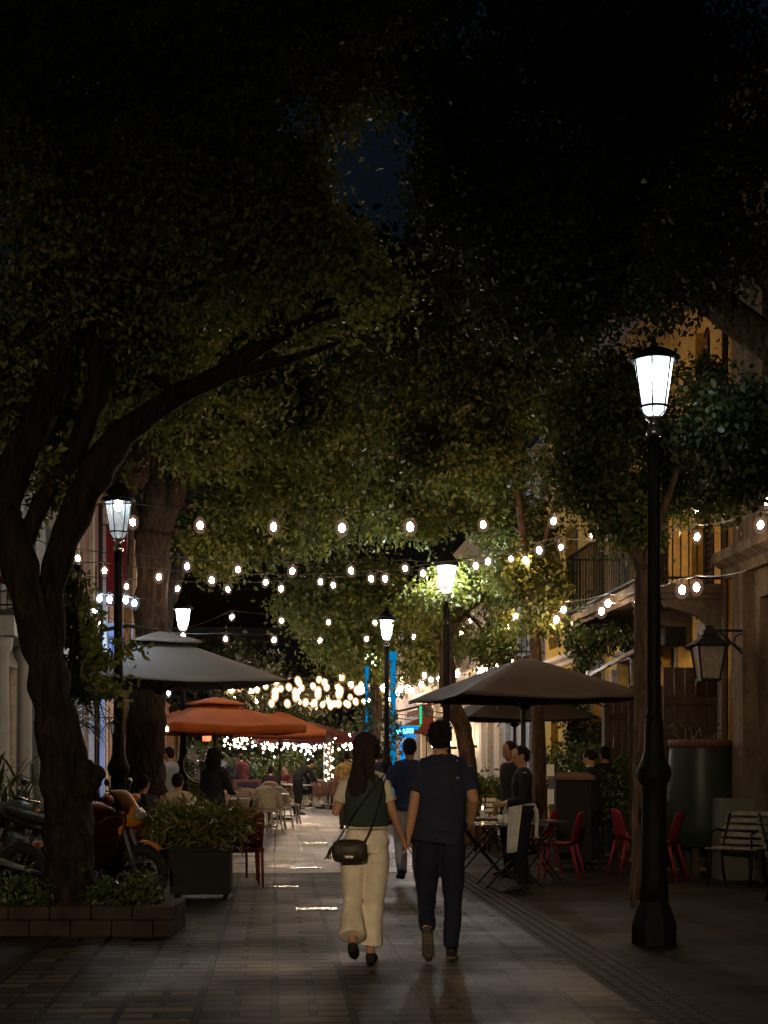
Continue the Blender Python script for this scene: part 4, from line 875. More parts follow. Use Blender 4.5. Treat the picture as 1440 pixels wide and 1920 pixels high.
tree('yellow green tree hanging over the far lamp lanterns', b7,
     [[(b7, .25), (W(702, 1400, 46), .2), (W(706, 1300, 46), .17), (W(700, 1230, 46), .15), (W(690, 1150, 46), .1)],
      [(W(704, 1250, 46), .1), (W(650, 1190, 45.5), .07), (W(600, 1150, 45), .04)],
      [(W(704, 1250, 46), .1), (W(760, 1200, 45.5), .07), (W(820, 1150, 45), .04)]],
     [blob_px(*a) for a in ((620, 1140, 44, 75, 55, 1.8, 210), (690, 1160, 44, 90, 60, 1.8, 270), (650, 1215, 43.6, 55, 38, 1.3, 130), (775, 1190, 44.5, 75, 60, 1.8, 240), (700, 1240, 44.6, 60, 30, 1.2, 110), (790, 1240, 44.6, 60, 30, 1.2, 110), (560, 1130, 44, 30, 40, 1, 50), (660, 1090, 44, 120, 40, 1.8, 150), (610, 1205, 43.6, 24, 26, .6, 30))],
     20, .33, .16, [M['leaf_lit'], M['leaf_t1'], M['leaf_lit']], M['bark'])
# background trees closing the street
for i, (px, d, tall, rx, n, lb) in enumerate(((470, 66, 6.0, 2.8, 420, 'dark background tree behind the grey umbrella'), (560, 72, 6.6, 3.0, 420, 'dark background tree left of the far lamp lanterns'), (640, 80, 8.2, 3.0, 380, 'dark background tree behind the thin blue column'),
        (400, 58, 6.6, 2.6, 380, 'dark background tree above the orange umbrella'), (760, 76, 8.4, 3.0, 320, 'dark background tree behind the tall blue column'))):
    g = GD(px, d)
    tree(lb, g, [[(g, .25), (g+Vector((.1, 0, tall*.35)), .2), (g+Vector((-.1, 0, tall*.7)), .1)]],
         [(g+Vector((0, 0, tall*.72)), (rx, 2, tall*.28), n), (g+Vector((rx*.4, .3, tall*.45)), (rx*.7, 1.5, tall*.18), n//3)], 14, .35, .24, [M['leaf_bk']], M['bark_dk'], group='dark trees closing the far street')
# far lighter tree top just under the sky gap, beyond
g = GD(700, 34)
tree('tall tree crown seen beyond the sky gap above the street', Vector((-5.5, 34, 0)), [[(Vector((-5.5, 34, 0)), .3), (Vector((-5.2, 34, 5)), .25), (Vector((-3.4, 34, 9)), .15), (Vector((-1, 34, 12)), .06)]],
     [blob_px(*a) for a in ((690, 520, 34, 200, 90, 2.5, 420), (560, 600, 33, 200, 120, 2.5, 420), (820, 540, 34, 150, 90, 2.2, 260), (300, 500, 34, 220, 200, 2.5, 420), (160, 250, 34, 260, 220, 2.5, 360))], 14, .4, .24, [M['leaf_bk']], M['bark_dk'], keep=skyhole)

# ------------------------------------------------------------------ shrubs, planters
M['planter_dk'] = mat('dark planter', (.01, .011, .01), .7, 0, .3, 10, .1, spec=.2)
M['terracotta'] = mat('terracotta', (.3, .13, .07), .8, 0, .25, 8, .2)
def bush(name, label, cat, c, r, n, per, spread, leaf, lm, asp=.5, droop=.2, group=None, stems=8, ground=None):
    z0 = c[2]-r[2] if ground is None else ground
    t = thing(name, label, cat, (c[0], c[1], z0), 0, group); base = t.location
    cs = in_ellipsoid(c, r, n)-np.array(base); link('leaves', leaf_mesh('leaves', cs, None, per, spread, leaf, lm, droop, asp), t)
    b = MB(base)
    for q in cs[:stems]:
        q = Vector(q)+base; a = Vector((c[0]+random.uniform(-.3, .3)*r[0], c[1]+random.uniform(-.3, .3)*r[1], z0)); b.tube([a, (a+q)/2+Vector((0, 0, .05)), q], [.012, .008, .004], 5)
    b.build('stem', M['bark2'], t); return t
# brick planter bed front left
M['bedstone'] = paver_mat('brown stone blocks', (.12, .07, .05), (.17, .1, .07), (.03, .02, .015), .34, .16, None, (.7, .9), .5, .01, .01)
bg_ = GD(325, 12.2)
t = thing('planter_bed', 'low raised bed of brown stone blocks around the near left tree', 'planter bed', (bg_.x, bg_.y, 0), 0)
def blocks(mb, x0, x1, y0, y1, z0, z1, ax):
    n = max(1, round(abs((x1-x0) if ax == 'x' else (y1-y0))/.36))
    for row, (a, b_) in enumerate(((z0, z0+(z1-z0)*.55), (z0+(z1-z0)*.55, z1))):
        L = (x1-x0) if ax == 'x' else (y1-y0); st = L/n; off = 0 if row else -st/2
        for k in range(n+1):
            s0 = max(0, off+k*st)+.004; s1 = min(L, off+(k+1)*st)-.004
            if s1-s0 < .02: continue
            j = random.uniform(-.006, .006)
            if ax == 'x': mb.bb(x0+s0, x0+s1, y0+j, y1, a+.003, b_-.003)
            else: mb.bb(x0, x1+j, y0+s0, y0+s1, a+.003, b_-.003)
M['block'] = mat('brown stone block', (.036, .024, .019), .9, 0, .4, 5, .5, spec=.2)
b = MB(); blocks(b, -4.2, 0, 0, .16, 0, .26, 'x'); blocks(b, -.16, 0, .165, .78, 0, .26, 'y'); blocks(b, -4.2, -.165, .62, .78, 0, .26, 'x'); b.build('edging', M['block'], t, bevel=.008)
b = MB(); b.bb(-4.2, -.165, .165, .615, .0, .2); b.build('soil', mat('dark soil', (.03, .022, .016), .95, 0, .4, 12, .8), t)
for i, (px, py, rx, ry, lb) in enumerate(((10, 1672, 36, 26, 'low green shrub at the left end of the stone bed'), (50, 1668, 26, 22, 'low shrub in the stone bed left of the trunk base'), (105, 1678, 20, 16, 'smallest shrub directly in front of the trunk base'),
        (170, 1680, 30, 18, 'low shrub in the bed just right of the trunk base'), (215, 1672, 34, 24, 'low shrub in the stone bed under the motorcycle engine'), (268, 1670, 32, 32, 'rounded shrub at the right corner of the stone bed'))):
    c = W(px, py, 12.58); k = 12.58/F; bush('shrub', lb, 'shrub', (c.x, c.y, max(c.z, .3)), (rx*k, .15, ry*k), 34, 14, .05, .055, M['shrub'], .6, 0, 'low shrubs in the stone bed', ground=.2)
# trough planter on castors with yellow green plants
g = G(378, 1682); g = GD(378, 15.6)
t = thing('planter_box', 'dark rectangular trough planter on castors beside the burgundy chair', 'planter', g, .03)
b = MB(); b.bb(-.32, .32, -.2, .2, .06, .52); b.bb(-.34, .34, -.22, .22, .5205, .56); b.build('trough', M['planter_dk'], t, bevel=.006)
for x in (-.26, .26):
    for y in (-.15, .15):
        q = MB(); q.tube([(x-.015, y, .03), (x+.015, y, .03)], .03, 12); q.bar((x, y, .031), (x, y, .06), .02); q.build('castor', M['iron'], t)
c = GD(378, 15.6); bush('leafy_plant', 'yellow green narrow leaved plants filling the trough planter', 'plant', (c.x-.03, c.y, .78), (.60, .28, .24), 120, 16, .07, .12, M['crotonl'], .2, -.35, ground=.5, stems=30)
# spiky plant left
t = thing('spiky_plant', 'dark spiky leaved plant in a pot at the left edge', 'plant', GD(45, 16.5), 0)
q = MB()
for k_ in range(130):
    a = random.uniform(0, 6.283); e = random.uniform(.1, 1.3); blade(q, (random.gauss(0, .22), random.gauss(0, .12), random.uniform(.55, 1.0)), (math.cos(a)*math.cos(e), math.sin(a)*math.cos(e), math.sin(e)), random.uniform(.35, .6), .045, 1.0, 5)
q.build('leaves', M['leaf_dk'], t)
q = MB(); q.lathe([(.2, 0), (.27, .5), (.29, .52), (.27, .56)], seg=20); q.build('pot', M['terracotta'], t, True)
t = thing('spiky_plant', 'taller spiky plant behind the potted one at the left edge', 'plant', GD(10, 18), 0)
q = MB()
for k_ in range(80):
    a = random.uniform(0, 6.283); e = random.uniform(.1, 1.3); blade(q, (random.gauss(0, .2), random.gauss(0, .12), random.uniform(.7, 1.3)), (math.cos(a)*math.cos(e), math.sin(a)*math.cos(e), math.sin(e)), random.uniform(.35, .6), .045, 1.0, 5)
q.build('leaves', M['leaf_dk'], t); q = MB(); q.lathe([(.2, 0), (.25, .6), (.27, .66)], seg=20); q.build('pot', M['planter_dk'], t, True)
# right side greenery
def gp(px, d, w_, h, lb, lm='shrub', leaf=.07, n=70, y=None, pot=True):
    g = GD(px, d); hz = h
    t = bush('potted_bush', lb, 'plant', (g.x, g.y, (.4 if pot else .05)+hz/2), (w_/2, w_/2.4, hz/2), n, 14, .08, leaf, M[lm], .5, .1, 'leafy bushes beside the right terrace', ground=0)
    if pot:
        q = MB(); q.lathe([(.17, 0), (.22, .38), (.24, .4), (.22, .43)], seg=18); q.build('pot', M['terracotta'], t, True)
    return t
gp(1180, 21.5, 1.1, 1.2, 'glossy dark bush standing behind the right lamp post', n=130)
gp(1160, 22.5, .8, .5, 'low bush at the foot of the glossy dark bush', n=60, pot=False)
gp(912, 27, .95, .85, 'light green bush right of the man in dark clothes', 'leaf_lit', .09, 110)
gp(905, 25.2, .6, .35, 'small green plants in a box below the light green bush', 'leaf_lit', .08, 50)
gp(1075, 25.8, 1.5, 1.5, 'wide leafy bush behind the waiter and the slim trunk', n=190)
gp(1130, 26.8, 1.1, 2.0, 'tall climbing bush against the yellow house wall', n=160)
# wall creepers hanging from the balcony end
t = thing('hanging_plant', 'mass of leaves hanging from the far end of the iron balcony', 'hanging plant', W(1110, 1165, 23.5), 0); base = t.location.copy()
cl = [in_ellipsoid(W(a, b_, d), (rx*d/F, .4, ry*d/F), n) for a, b_, d, rx, ry, n in ((1090, 1190, 23.6, 40, 32, 120), (1125, 1185, 23, 50, 40, 150), (1160, 1160, 22.3, 30, 40, 80), (1130, 1140, 22.6, 50, 20, 60), (1105, 1225, 23.6, 30, 14, 26), (1180, 1190, 22, 14, 20, 14))]
link('leaves', leaf_mesh('leaves', np.concatenate(cl)-np.array(base), None, 12, .08, .075, M['shrub'], .6), t)
q = MB(base)
for k_ in range(16):
    a = W(1080+k_*6, 1140, 23.2-.07*k_); q.tube([a+Vector((0, 0, .2)), a+Vector((random.uniform(-.1, .1), 0, -.3)), a+Vector((random.uniform(-.2, .2), 0, -.6))], [.01, .008, .004], 5)
q.build('stem', M['bark2'], t)
t = thing('creeper', 'creeper running down the wall below the hanging leaves', 'climbing plant', S(5.9, 28, 0), 0); base = t.location.copy()
cl = [in_ellipsoid(S(5.85, y, z), (.16, .5, .7), n) for y, z, n in ((27.2, 3.0, 70), (27.6, 1.9, 60), (28.3, 2.6, 50))]
link('leaves', leaf_mesh('leaves', np.concatenate(cl)-np.array(base), None, 12, .09, .08, M['shrub'], .6), t)
q = MB(base)
for k_ in range(5): q.tube([S(5.92, 27.3+k_*.2, 0), S(5.92, 27.2+k_*.2, 1.6), S(5.92, 27.3+k_*.25, 3.2)], [.02, .014, .006], 5)
q.build('stem', M['bark2'], t)
# far shrubs under the fairy lights
for i, (px, d, w_, h, lm, lb) in enumerate(((470, 50, 2.2, 1.3, 'shrub', 'far hedge under the cool fairy lights'), (540, 49, 2.4, 1.5, 'shrub', 'far hedge left of the dark red umbrella pole'), (600, 52, 2.2, 1.6, 'leaf_dk', 'far hedge behind the white umbrella pole'),
        (385, 33, .9, 1.6, 'leaf_lit', 'tall lit bush beside the pole of the second left lamp'), (700, 50, 1.6, 3.4, 'leaf_dk', 'tall dark shrub between the blue columns'), (655, 55, 1.8, 2.6, 'leaf_dk', 'dark shrub left of the blue columns'))):
    g = GD(px, d); bush('far_shrub', lb, 'shrub', (g.x, g.y, .3+h/2), (w_/2, .6, h/2), 90, 12, .2, .14, M[lm], .5, .1, 'shrubs at the far end', ground=0)
# palm-like plant by slim trunk
t = thing('palm_plant', 'small palm like plant left of the slim trunk', 'plant', GD(985, 25), 0)
q = MB()
for k_ in range(26):
    a = random.uniform(0, 6.283); e = random.uniform(-.1, 1.2); blade(q, (0, 0, 1.55), (math.cos(a)*math.cos(e), math.sin(a)*math.cos(e), math.sin(e)), random.uniform(.25, .4), .03, 1.2, 5)
q.build('leaves', M['leaf_dk'], t); q = MB(); q.tube([(0, 0, .35), (.02, 0, 1.0), (0, 0, 1.56)], [.03, .025, .02], 8); q.build('stem', M['bark2'], t)
q = MB(); q.lathe([(.15, 0), (.2, .36), (.21, .4)], seg=18); q.build('pot', M['terracotta'], t, True)

c_ = np.empty((260, 3)); c_[:, 0] = rng.uniform(-4.5, 4.5, 260); c_[:, 1] = rng.uniform(8, 26, 260); c_[:, 2] = .022
me = leaf_mesh('fallen_leaves', c_, None, 1, .001, .06, [M['leaf_red'], M['leaf_dk']], 0, .5)
co_ = np.empty(len(me.vertices)*3); me.vertices.foreach_get('co', co_); co_ = co_.reshape(-1, 3); co_[:, 2] = np.clip(.014+(co_[:, 2]-.014)*.12, .0135, .03); me.vertices.foreach_set('co', co_.ravel()); me.update()
o = link('fallen_leaves', me); tag(o, 'dry leaves scattered over the paving', 'fallen leaves', kind='stuff')
M['cab_dk'] = mat('near black cabinet', (.012, .01, .009), .7, 0, .3, 8, .1, spec=.2)
# ------------------------------------------------------------------ umbrellas
M['cv_grey'] = mat('grey canvas', (.125, .12, .118), .85, 0, .08, 3, .15, 60)
M['cv_orange'] = mat('orange canvas', (.42, .10, .022), .85, 0, .12, 3, .2, 50)
M['cv_red'] = mat('dark red canvas', (.14, .03, .018), .85, 0, .15, 3, .2, 50)
M['cv_brown'] = mat('brown canvas', (.03, .021, .015), .9, 0, .12, 3, .2, 50)
M['cv_taupe'] = mat('taupe canvas', (.07, .055, .043), .9, 0, .12, 3, .2, 50)
M['pole_dk'] = mat('dark bronze metal', (.03, .025, .022), .4, .5, .2, 10)
M['pole_wh'] = mat('white painted pole', (.6, .57, .52), .5, 0, .1, 10)
def umbrella(label, loc, half, ze, zt, cm, rz=0, vent=True, val=.0, pole='pole_dk', mast=None, sides=4, vh=.22, hub=True):
    t = thing('umbrella', label, 'umbrella', loc, rz, 'terrace umbrellas')
    def shell(R0, z0, R1, z1, mb, sag, th=.012, valance=0):
        nt_, npd = 10, 8; rows = []
        for i in range(nt_+1):
            f = i/nt_; row = []
            for s_ in range(sides):
                a0 = math.pi/sides+2*math.pi*s_/sides; a1 = a0+2*math.pi/sides
                for k in range(npd):
                    g = k/npd; x = math.cos(a0)*(1-g)+math.cos(a1)*g; y = math.sin(a0)*(1-g)+math.sin(a1)*g
                    R = R0+(R1-R0)*f; zz = z0+(z1-z0)*(f**1.12)-sag*math.sin(math.pi*g)*f*(.5+.5*f)+sag*.5*math.sin(math.pi*g)*(f > .98)
                    sc_ = 1-.035*math.sin(math.pi*g)*f
                    row.append((x*R*sc_, y*R*sc_, zz+(.016*noise.noise(Vector((x*R*2, y*R*2, z0+3)))) + .006*noise.noise(Vector((x*R*5, y*R*3, z0)))))
            rows.append(row)
        if valance: rows.append([(x*1.003, y*1.003, z-valance) for x, y, z in rows[-1]])
        m_ = sides*npd; vs = [p for r_ in rows for p in r_]; nr = len(rows)
        fs = [(i*m_+k, i*m_+(k+1) % m_, (i+1)*m_+(k+1) % m_, (i+1)*m_+k) for i in range(nr-1) for k in range(m_)]
        mb.add(vs, fs)
    Rc = half*math.sqrt(2) if sides == 4 else half
    b = MB(); shell(.16*Rc/1.4 if vent else .02, zt-(.15 if vent else 0), Rc, ze, b, .085, valance=val)
    o = b.build('canopy', cm, t, True); sd = o.modifiers.new('s', 'SOLIDIFY'); sd.thickness = .012
    if vent:
        b = MB(); shell(.02, zt, .33*Rc, zt-vh, b, .02, valance=.02); v = b.build('vent', cm, t, True); sd = v.modifiers.new('s', 'SOLIDIFY'); sd.thickness = .012
    b = MB()
    for s_ in range(sides):
        a = math.pi/sides+2*math.pi*s_/sides; zz0 = zt-.2; b.bar((.05*math.cos(a), .05*math.sin(a), zz0), ((Rc-.02)*math.cos(a), (Rc-.02)*math.sin(a), ze-.025), .022)
        a2 = a+math.pi/sides; rr = Rc*math.cos(math.pi/sides); b.bar((.05*math.cos(a2), .05*math.sin(a2), zz0), ((rr-.1)*math.cos(a2), (rr-.1)*math.sin(a2), ze-.12), .018)
        b.bar((.05*math.cos(a), .05*math.sin(a), ze-.12), (Rc*.5*math.cos(a), Rc*.5*math.sin(a), (zz0+ze)/2-.02), .016)
    b.build('rib', M['pole_dk'], t)
    b = MB()
    if hub: b.lathe([(.03, ze-.16), (.08, ze-.13), (.08, ze-.08), (.03, ze-.05)], seg=12)
    if mast is None: b.tube([(0, 0, 0), (0, 0, zt-.03)], .025, 12)
    else:
        mx, my = mast; b.tube([(mx, my, 0), (mx, my, zt+.15)], .04, 12); b.tube([(mx, my, zt+.1), (mx*.5, my*.5, zt+.14), (0, 0, zt+.02)], .03, 8); b.bar((0, 0, zt), (0, 0, ze-.12), .04)
    b.build('pole', M[pole], t)
    b = MB(); ox, oy = mast if mast else (0, 0); b.box((ox, oy, .04), (.55, .55, .07)); b.box((ox, oy, .1), (.2, .2, .05)); b.build('base', M['pole_dk'], t, bevel=.01)
    return t
umbrella('large grey square umbrella with a vented top on the left', GD(300, 20.3), 1.40, 2.58, 3.30, M['cv_grey'], math.radians(24), mast=(-.6, 1.3), vh=.15)
umbrella('orange canvas umbrella with a double top behind the grey one', GD(402, 31), 1.48, 2.24, 2.84, M['cv_orange'], math.radians(28), vh=.13, val=.16)
umbrella('second orange umbrella partly hidden at the right end of the orange one', GD(525, 36), 1.1, 2.22, 2.7, M['cv_orange'], math.radians(5), vent=False, val=.14)
umbrella('dark red round umbrella beyond the orange ones', GD(585, 46), 1.95, 2.12, 2.68, M['cv_red'], .2, vent=False, sides=8, val=.05)
umbrella('brown square umbrella in front of the slim tree on the right', GD(984, 21.4), 1.42, 2.4, 3.0, M['cv_brown'], math.radians(14), vent=False, mast=(.55, 1.62))
umbrella('paler taupe umbrella under the edge of the brown one', GD(965, 27.5), 1.25, 2.28, 2.85, M['cv_taupe'], math.radians(12), vent=False)
umbrella('dark umbrella far right below the neon sign awning', GD(800, 52), 1.3, 2.5, 3.1, M['cv_red'], .1, vent=False)
umbrella('small far umbrella on a white pole left of the woman', GD(608, 44.5), 1.1, 2.05, 2.4, M['cv_red'], .1, vent=False, pole='pole_wh')
# awnings
def awning(label, p, wd, dep, m, side=1, drop=.35):
    t = thing('awning', label, 'awning', p, A)
    b = MB(); s_ = -side
    b.add([(0, -wd/2, 0), (0, wd/2, 0), (s_*dep, wd/2, -drop), (s_*dep, -wd/2, -drop), (s_*dep, wd/2, -drop-.2), (s_*dep, -wd/2, -drop-.2)], [(0, 1, 2, 3), (3, 2, 4, 5)])
    o = b.build('cloth', m, t); sd = o.modifiers.new('s', 'SOLIDIFY'); sd.thickness = .02
    b = MB()
    for y in (-wd/2+.05, wd/2-.05): b.bar((s_*.01, y, -.6), (s_*dep, y, -drop-.05), .03)
    b.bar((s_*dep, -wd/2, -drop-.03), (s_*dep, wd/2, -drop-.03), .035); b.build('arm', M['pole_dk'], t); return t
awning('red awning cut off by the left edge of the picture', S(XL-.3, 26.6, 4.9), 2.4, .9, M['redcloth'], -1)
awning('red awning on the cream building in the distance', S(XR-.2, 47, 3.5), 4, 1.3, M['cv_red'])
awning('reddish awning at the far end of the cream building', S(XR-.2, 54, 3.6), 4, 1.6, M['cv_red'])
awning('pale folded awning on the grey left building', S(XL-.3, 31, 5.6), 2.6, 1.3, M['cv_taupe'], -1, .9)
t = thing('folded_awning', 'long pale folded awning sloping over the yellow wall', 'awning', W(1160, 1245, 24), 0)
b = MB(t.location); b.bar(W(1106, 1266, 25.4), W(1198, 1216, 22.2), .06); b.bar(W(1106, 1272, 25.4), W(1106, 1258, 25.4), .12); b.build('arm', M['pole_wh'], t)
b = MB(t.location); b.bar(W(1197, 1214, 22.2), S(XR-.01, 22, 3.0), .04); b.build('bracket', M['pole_dk'], t)

# ------------------------------------------------------------------ furniture
M['redpl'] = mat('red moulded plastic', (.17, .010, .02), .5, 0, .1, 4, spec=.3)
M['burg'] = mat('burgundy leather', (.13, .018, .018), .4, 0, .2, 12, .15)
M['wicker'] = mat('pale woven wicker', (.5, .43, .33), .7, 0, .35, 40, .8, 90)
M['wicker_br'] = mat('brown woven wicker', (.2, .1, .06), .7, 0, .35, 40, .8, 90)
M['wood'] = mat('brown wood', (.13, .07, .04), .55, 0, .35, 9, .2)
M['tabletop'] = mat('pale table top', (.4, .37, .34), .3, 0, .15, 8)
M['tabledk'] = mat('dark glossy table top', (.05, .05, .055), .22, .2, .15, 8)
M['paper'] = mat('white paper', (.7, .68, .64), .8, 0, .05, 8)
M['pinkcloth'] = mat('pink napkin cloth', (.55, .2, .2), .9, 0, .1, 8)
def shell_chair(label, loc, rz, m, group):
    t = thing('plastic_chair', label, 'chair', loc, rz, group)
    # seat and back as one moulded shell (faces +y)
    prof = [(.24, .445), (.2, .455), (.05, .44), (-.12, .43), (-.19, .47), (-.22, .56), (-.25, .70), (-.285, .84), (-.29, .86)]
    wid = [.20, .22, .225, .21, .2, .2, .195, .15, .09]
    vs = []; n = 8
    for (y, z), w_ in zip(prof, wid):
        for k in range(n+1):
            u = -1+2*k/n; up = .03*u*u if z < .5 else 0; bk = .045*u*u if z >= .5 else 0
            vs.append((u*w_, y+bk, z+up))
    b = MB(); b.add(vs, [(i*(n+1)+k, i*(n+1)+k+1, (i+1)*(n+1)+k+1, (i+1)*(n+1)+k) for i in range(len(prof)-1) for k in range(n)])
    o = b.build('shell', m, t, True); sd = o.modifiers.new('s', 'SOLIDIFY'); sd.thickness = .014
    ss = o.modifiers.new('u', 'SUBSURF'); ss.levels = 1; ss.render_levels = 1
    for x, y, x2, y2 in ((-.18, .19, -.22, .25), (.18, .19, .22, .25), (-.16, -.16, -.21, -.27), (.16, -.16, .21, -.27)):
        q = MB(); q.tube([(x, y, .44), ((x+x2)/2, (y+y2)/2, .22), (x2, y2, 0)], [.024, .019, .013], 10); q.build('leg', m, t, True)
    return t
gr = 'red moulded terrace chairs'
shell_chair('red plastic chair nearest the tables with its back to the right', GD(1052, 17.9), math.radians(72), M['redpl'], gr)
shell_chair('red plastic chair half hidden beside the waiter apron', GD(1008, 18.9), math.radians(66), M['redpl'], gr)
shell_chair('red plastic chair facing right in front of the glossy dark bush', GD(1185, 19.0), math.radians(-75), M['redpl'], gr)
shell_chair('red plastic chair behind the right lamp post', GD(1240, 18.0), math.radians(60), M['redpl'], gr)
def high_chair(label, loc, rz, m, group):
    t = thing('dining_chair', label, 'chair', loc, rz, group)
    b = MB(); b.box((0, 0, .44), (.43, .42, .06)); b.build('seat', m, t, bevel=.015)
    b = MB(); vs = []
    for i in range(7):
        f = i/6; z = .47+.45*f; y = -.2-.06*f; w_ = .2+.02*f-.03*(f > .95)
        for k in range(7):
            u = -1+k/3; vs.append((u*w_, y+.03*u*u, z-.02*abs(u)*(f > .9)))
    b.add(vs, [(i*7+k, i*7+k+1, (i+1)*7+k+1, (i+1)*7+k) for i in range(6) for k in range(6)]); o = b.build('backrest', m, t, True)
    sd = o.modifiers.new('s', 'SOLIDIFY'); sd.thickness = .035
    for x in (-.19, .19):
        for y in (-.18, .18):
            q = MB(); q.tube([(x, y, .41), (x*1.05, y*1.08, 0)], [.019, .013], 8); q.build('leg', m, t, True)
    return t
high_chair('burgundy leather chair standing right of the trough planter', GD(458, 17.1), math.radians(12), M['burg'], 'burgundy chairs')
high_chair('burgundy chair just behind the one beside the planter', GD(444, 18.0), math.radians(25), M['burg'], 'burgundy chairs')
def wicker_chair(label, loc, rz, m, group='wicker cafe chairs', fm=None):
    t = thing('wicker_chair', label, 'chair', loc, rz, group); fm = fm or M['wicker']
    b = MB(); b.lathe([(.005, .43), (.2, .43), (.225, .445), (.225, .465), (.2, .475), (.005, .47)], seg=18); b.build('seat', m, t, True)
    # curved woven back
    vs = []; na, nz_ = 11, 6
    for i in range(nz_+1):
        f = i/nz_
        for k in range(na+1):
            u = -1+2*k/na; a = math.radians(-90+u*78); hmax = .42*(1-.42*abs(u)**2.4); R = .225+.03*f
            vs.append((R*math.cos(a), R*math.sin(a)-.04*f, .475+hmax*f))
    b = MB(); b.add(vs, [(i*(na+1)+k, i*(na+1)+k+1, (i+1)*(na+1)+k+1, (i+1)*(na+1)+k) for i in range(nz_) for k in range(na)])
    o = b.build('backrest', m, t, True); sd = o.modifiers.new('s', 'SOLIDIFY'); sd.thickness = .014
    b = MB(); b.tube([vs[nz_*(na+1)+k] for k in range(na+1)], .015, 6); b.tube([Vector(vs[nz_*(na+1)]), Vector((.235, .05, .5)), Vector((.2, .13, .45))][::1], .013, 6); b.build('frame', fm, t, True)
    for x in (-1, 1):
        for y in (-1, 1):
            q = MB(); q.tube([(x*.16, y*.15, .43), (x*.2, y*.2, 0)], .014, 7); q.build('leg', fm, t, True)
    b = MB(); b.torus((0, 0, .2), .235, .008, 20, 5); b.build('stretcher', fm, t, True); return t
wk = [(402, 27.5, 150, 'nearest wicker chair of the cream set'), (445, 29.0, 30, 'cream wicker chair facing away at the left table'), (505, 29.6, -30, 'cream wicker chair on the street side of the left table'), (527, 31.0, -60, 'cream wicker chair second from the front on the street side'),
      (545, 33.5, -75, 'cream wicker chair at the end of the left row'), (470, 30.4, 200, 'cream wicker chair partly behind another in the left row'), (430, 31.5, 120, 'cream wicker chair deepest behind the woman with curly hair'), (495, 33.0, 180, 'cream wicker chair facing the camera beyond the table')]
for i, (px, d, a, lb) in enumerate(wk):
    if i == 0: wc = wicker_chair(lb, GD(px, d), math.radians(a), M['wicker'])
    else: dup(wc, GD(px, d), math.radians(a), lb)
for i, (px, d, a, lb) in enumerate(((600, 42.6, 10, 'brown framed wicker chair with a pale seat left of the woman'), (632, 42.2, -20, 'brown wicker chair just left of the woman elbow'), (622, 45.5, 170, 'brown wicker chair beyond the white pole'), (660, 44, 60, 'brown wicker chair hidden partly by the woman'), (580, 45, 90, 'brown wicker chair behind the leaning waiter'))):
    if i == 0: wb = wicker_chair(lb, GD(px, d), math.radians(a), M['wicker_br'], 'brown wicker chairs far away', M['wicker'])
    else: dup(wb, GD(px, d), math.radians(a), lb)
def cafe_table(label, loc, rz=0, r=.38, square=False, tm='tabletop', group='cafe tables', folding=False):
    t = thing('cafe_table', label, 'table', loc, rz, group)
    b = MB()
    if square: b.box((0, 0, .735), (2*r, 2*r, .03))
    else: b.lathe([(.005, .72), (r-.01, .72), (r, .73), (r, .745), (r-.01, .75), (.005, .75)], seg=28)
    b.build('tabletop', M[tm], t, bevel=.004 if square else 0)
    if folding:
        for y in (-r*.8, r*.8):
            q = MB(); q.bar((-r*.85, y, 0), (r*.8, y*.94, .718), .035, .02); q.build('leg', M['iron'], t)
            q = MB(); q.bar((r*.85, y*.9, 0), (-r*.8, y*.84, .718), .035, .02); q.build('leg', M['iron'], t)
        q = MB(); q.bar((-r*.45, -r*.7, .36), (-r*.45, r*.7, .36), .02); q.build('stretcher', M['iron'], t)
    else:
        q = MB(); q.lathe([(.22, 0), (.2, .025), (.05, .05), (.03, .08), (.028, .7), (.08, .719)], seg=16); q.build('pedestal', M['iron'], t, True)
    return t
cafe_table('dark folding table in front of the waiter with the apron', GD(955, 17.1), .1, .40, True, 'tabledk', 'dark terrace tables', True)
cafe_table('dark glossy table just right of the man in dark clothes', GD(898, 18.8), .05, .36, True, 'tabledk', 'dark terrace tables', True)
cafe_table('dark table between the waiter and the red chairs', GD(1005, 18.0), .1, .32, True, 'tabledk', 'dark terrace tables', True)
tb1 = cafe_table('pale round table among the cream wicker chairs', GD(470, 29.8), 0, .45)
for px, d, lb in ((428, 28.2, 'pale round table beside the standing woman with curly hair'), (505, 32, 'pale round table behind the first wicker chairs'), (402, 23, 'pale small table behind the trough planter'), (610, 44, 'small table between the brown wicker chairs'), (520, 46, 'far pale table in front of the hedge'), (560, 44, 'table the leaning waiter is clearing')):
    dup(tb1, GD(px, d), 0, lb)
# things on tables
M['glassm'] = mat('clear drinking glass', (.6, .65, .65), .1, 0, .05, 8, spec=1)
M['candle'] = emit('candle flame', (1, .6, .25), 30)
def candle(label, p):
    t = thing('candle_jar', label, 'candle', p, 0, 'small candles on cafe tables')
    b = MB(); b.tube([(0, 0, 0), (0, 0, .1)], .035, 12); b.build('jar', M['glassm'], t); b = MB(); b.ball((0, 0, .125), (.012, .012, .024), 8, 6); b.build('flame', M['candle'], t)
candle('candle glowing on the table beside the curly haired woman', GD(424, 28)+Vector((0, 0, .752)))
candle('candle on the dark table left of the waiter', GD(905, 18.7)+Vector((0, 0, .752)))
def napkins(label, p, m, rz=0, kind='napkin_stack'):
    b = MB()
    for k in range(4): b.box((random.uniform(-.006, .006), random.uniform(-.006, .006), .006+k*.0125), (.16, .12, .011), rz=random.uniform(-.06, .06))
    o = b.build(kind, m, loc=p, rz=rz); tag(o, label, 'napkins', 'folded napkins on cafe tables')
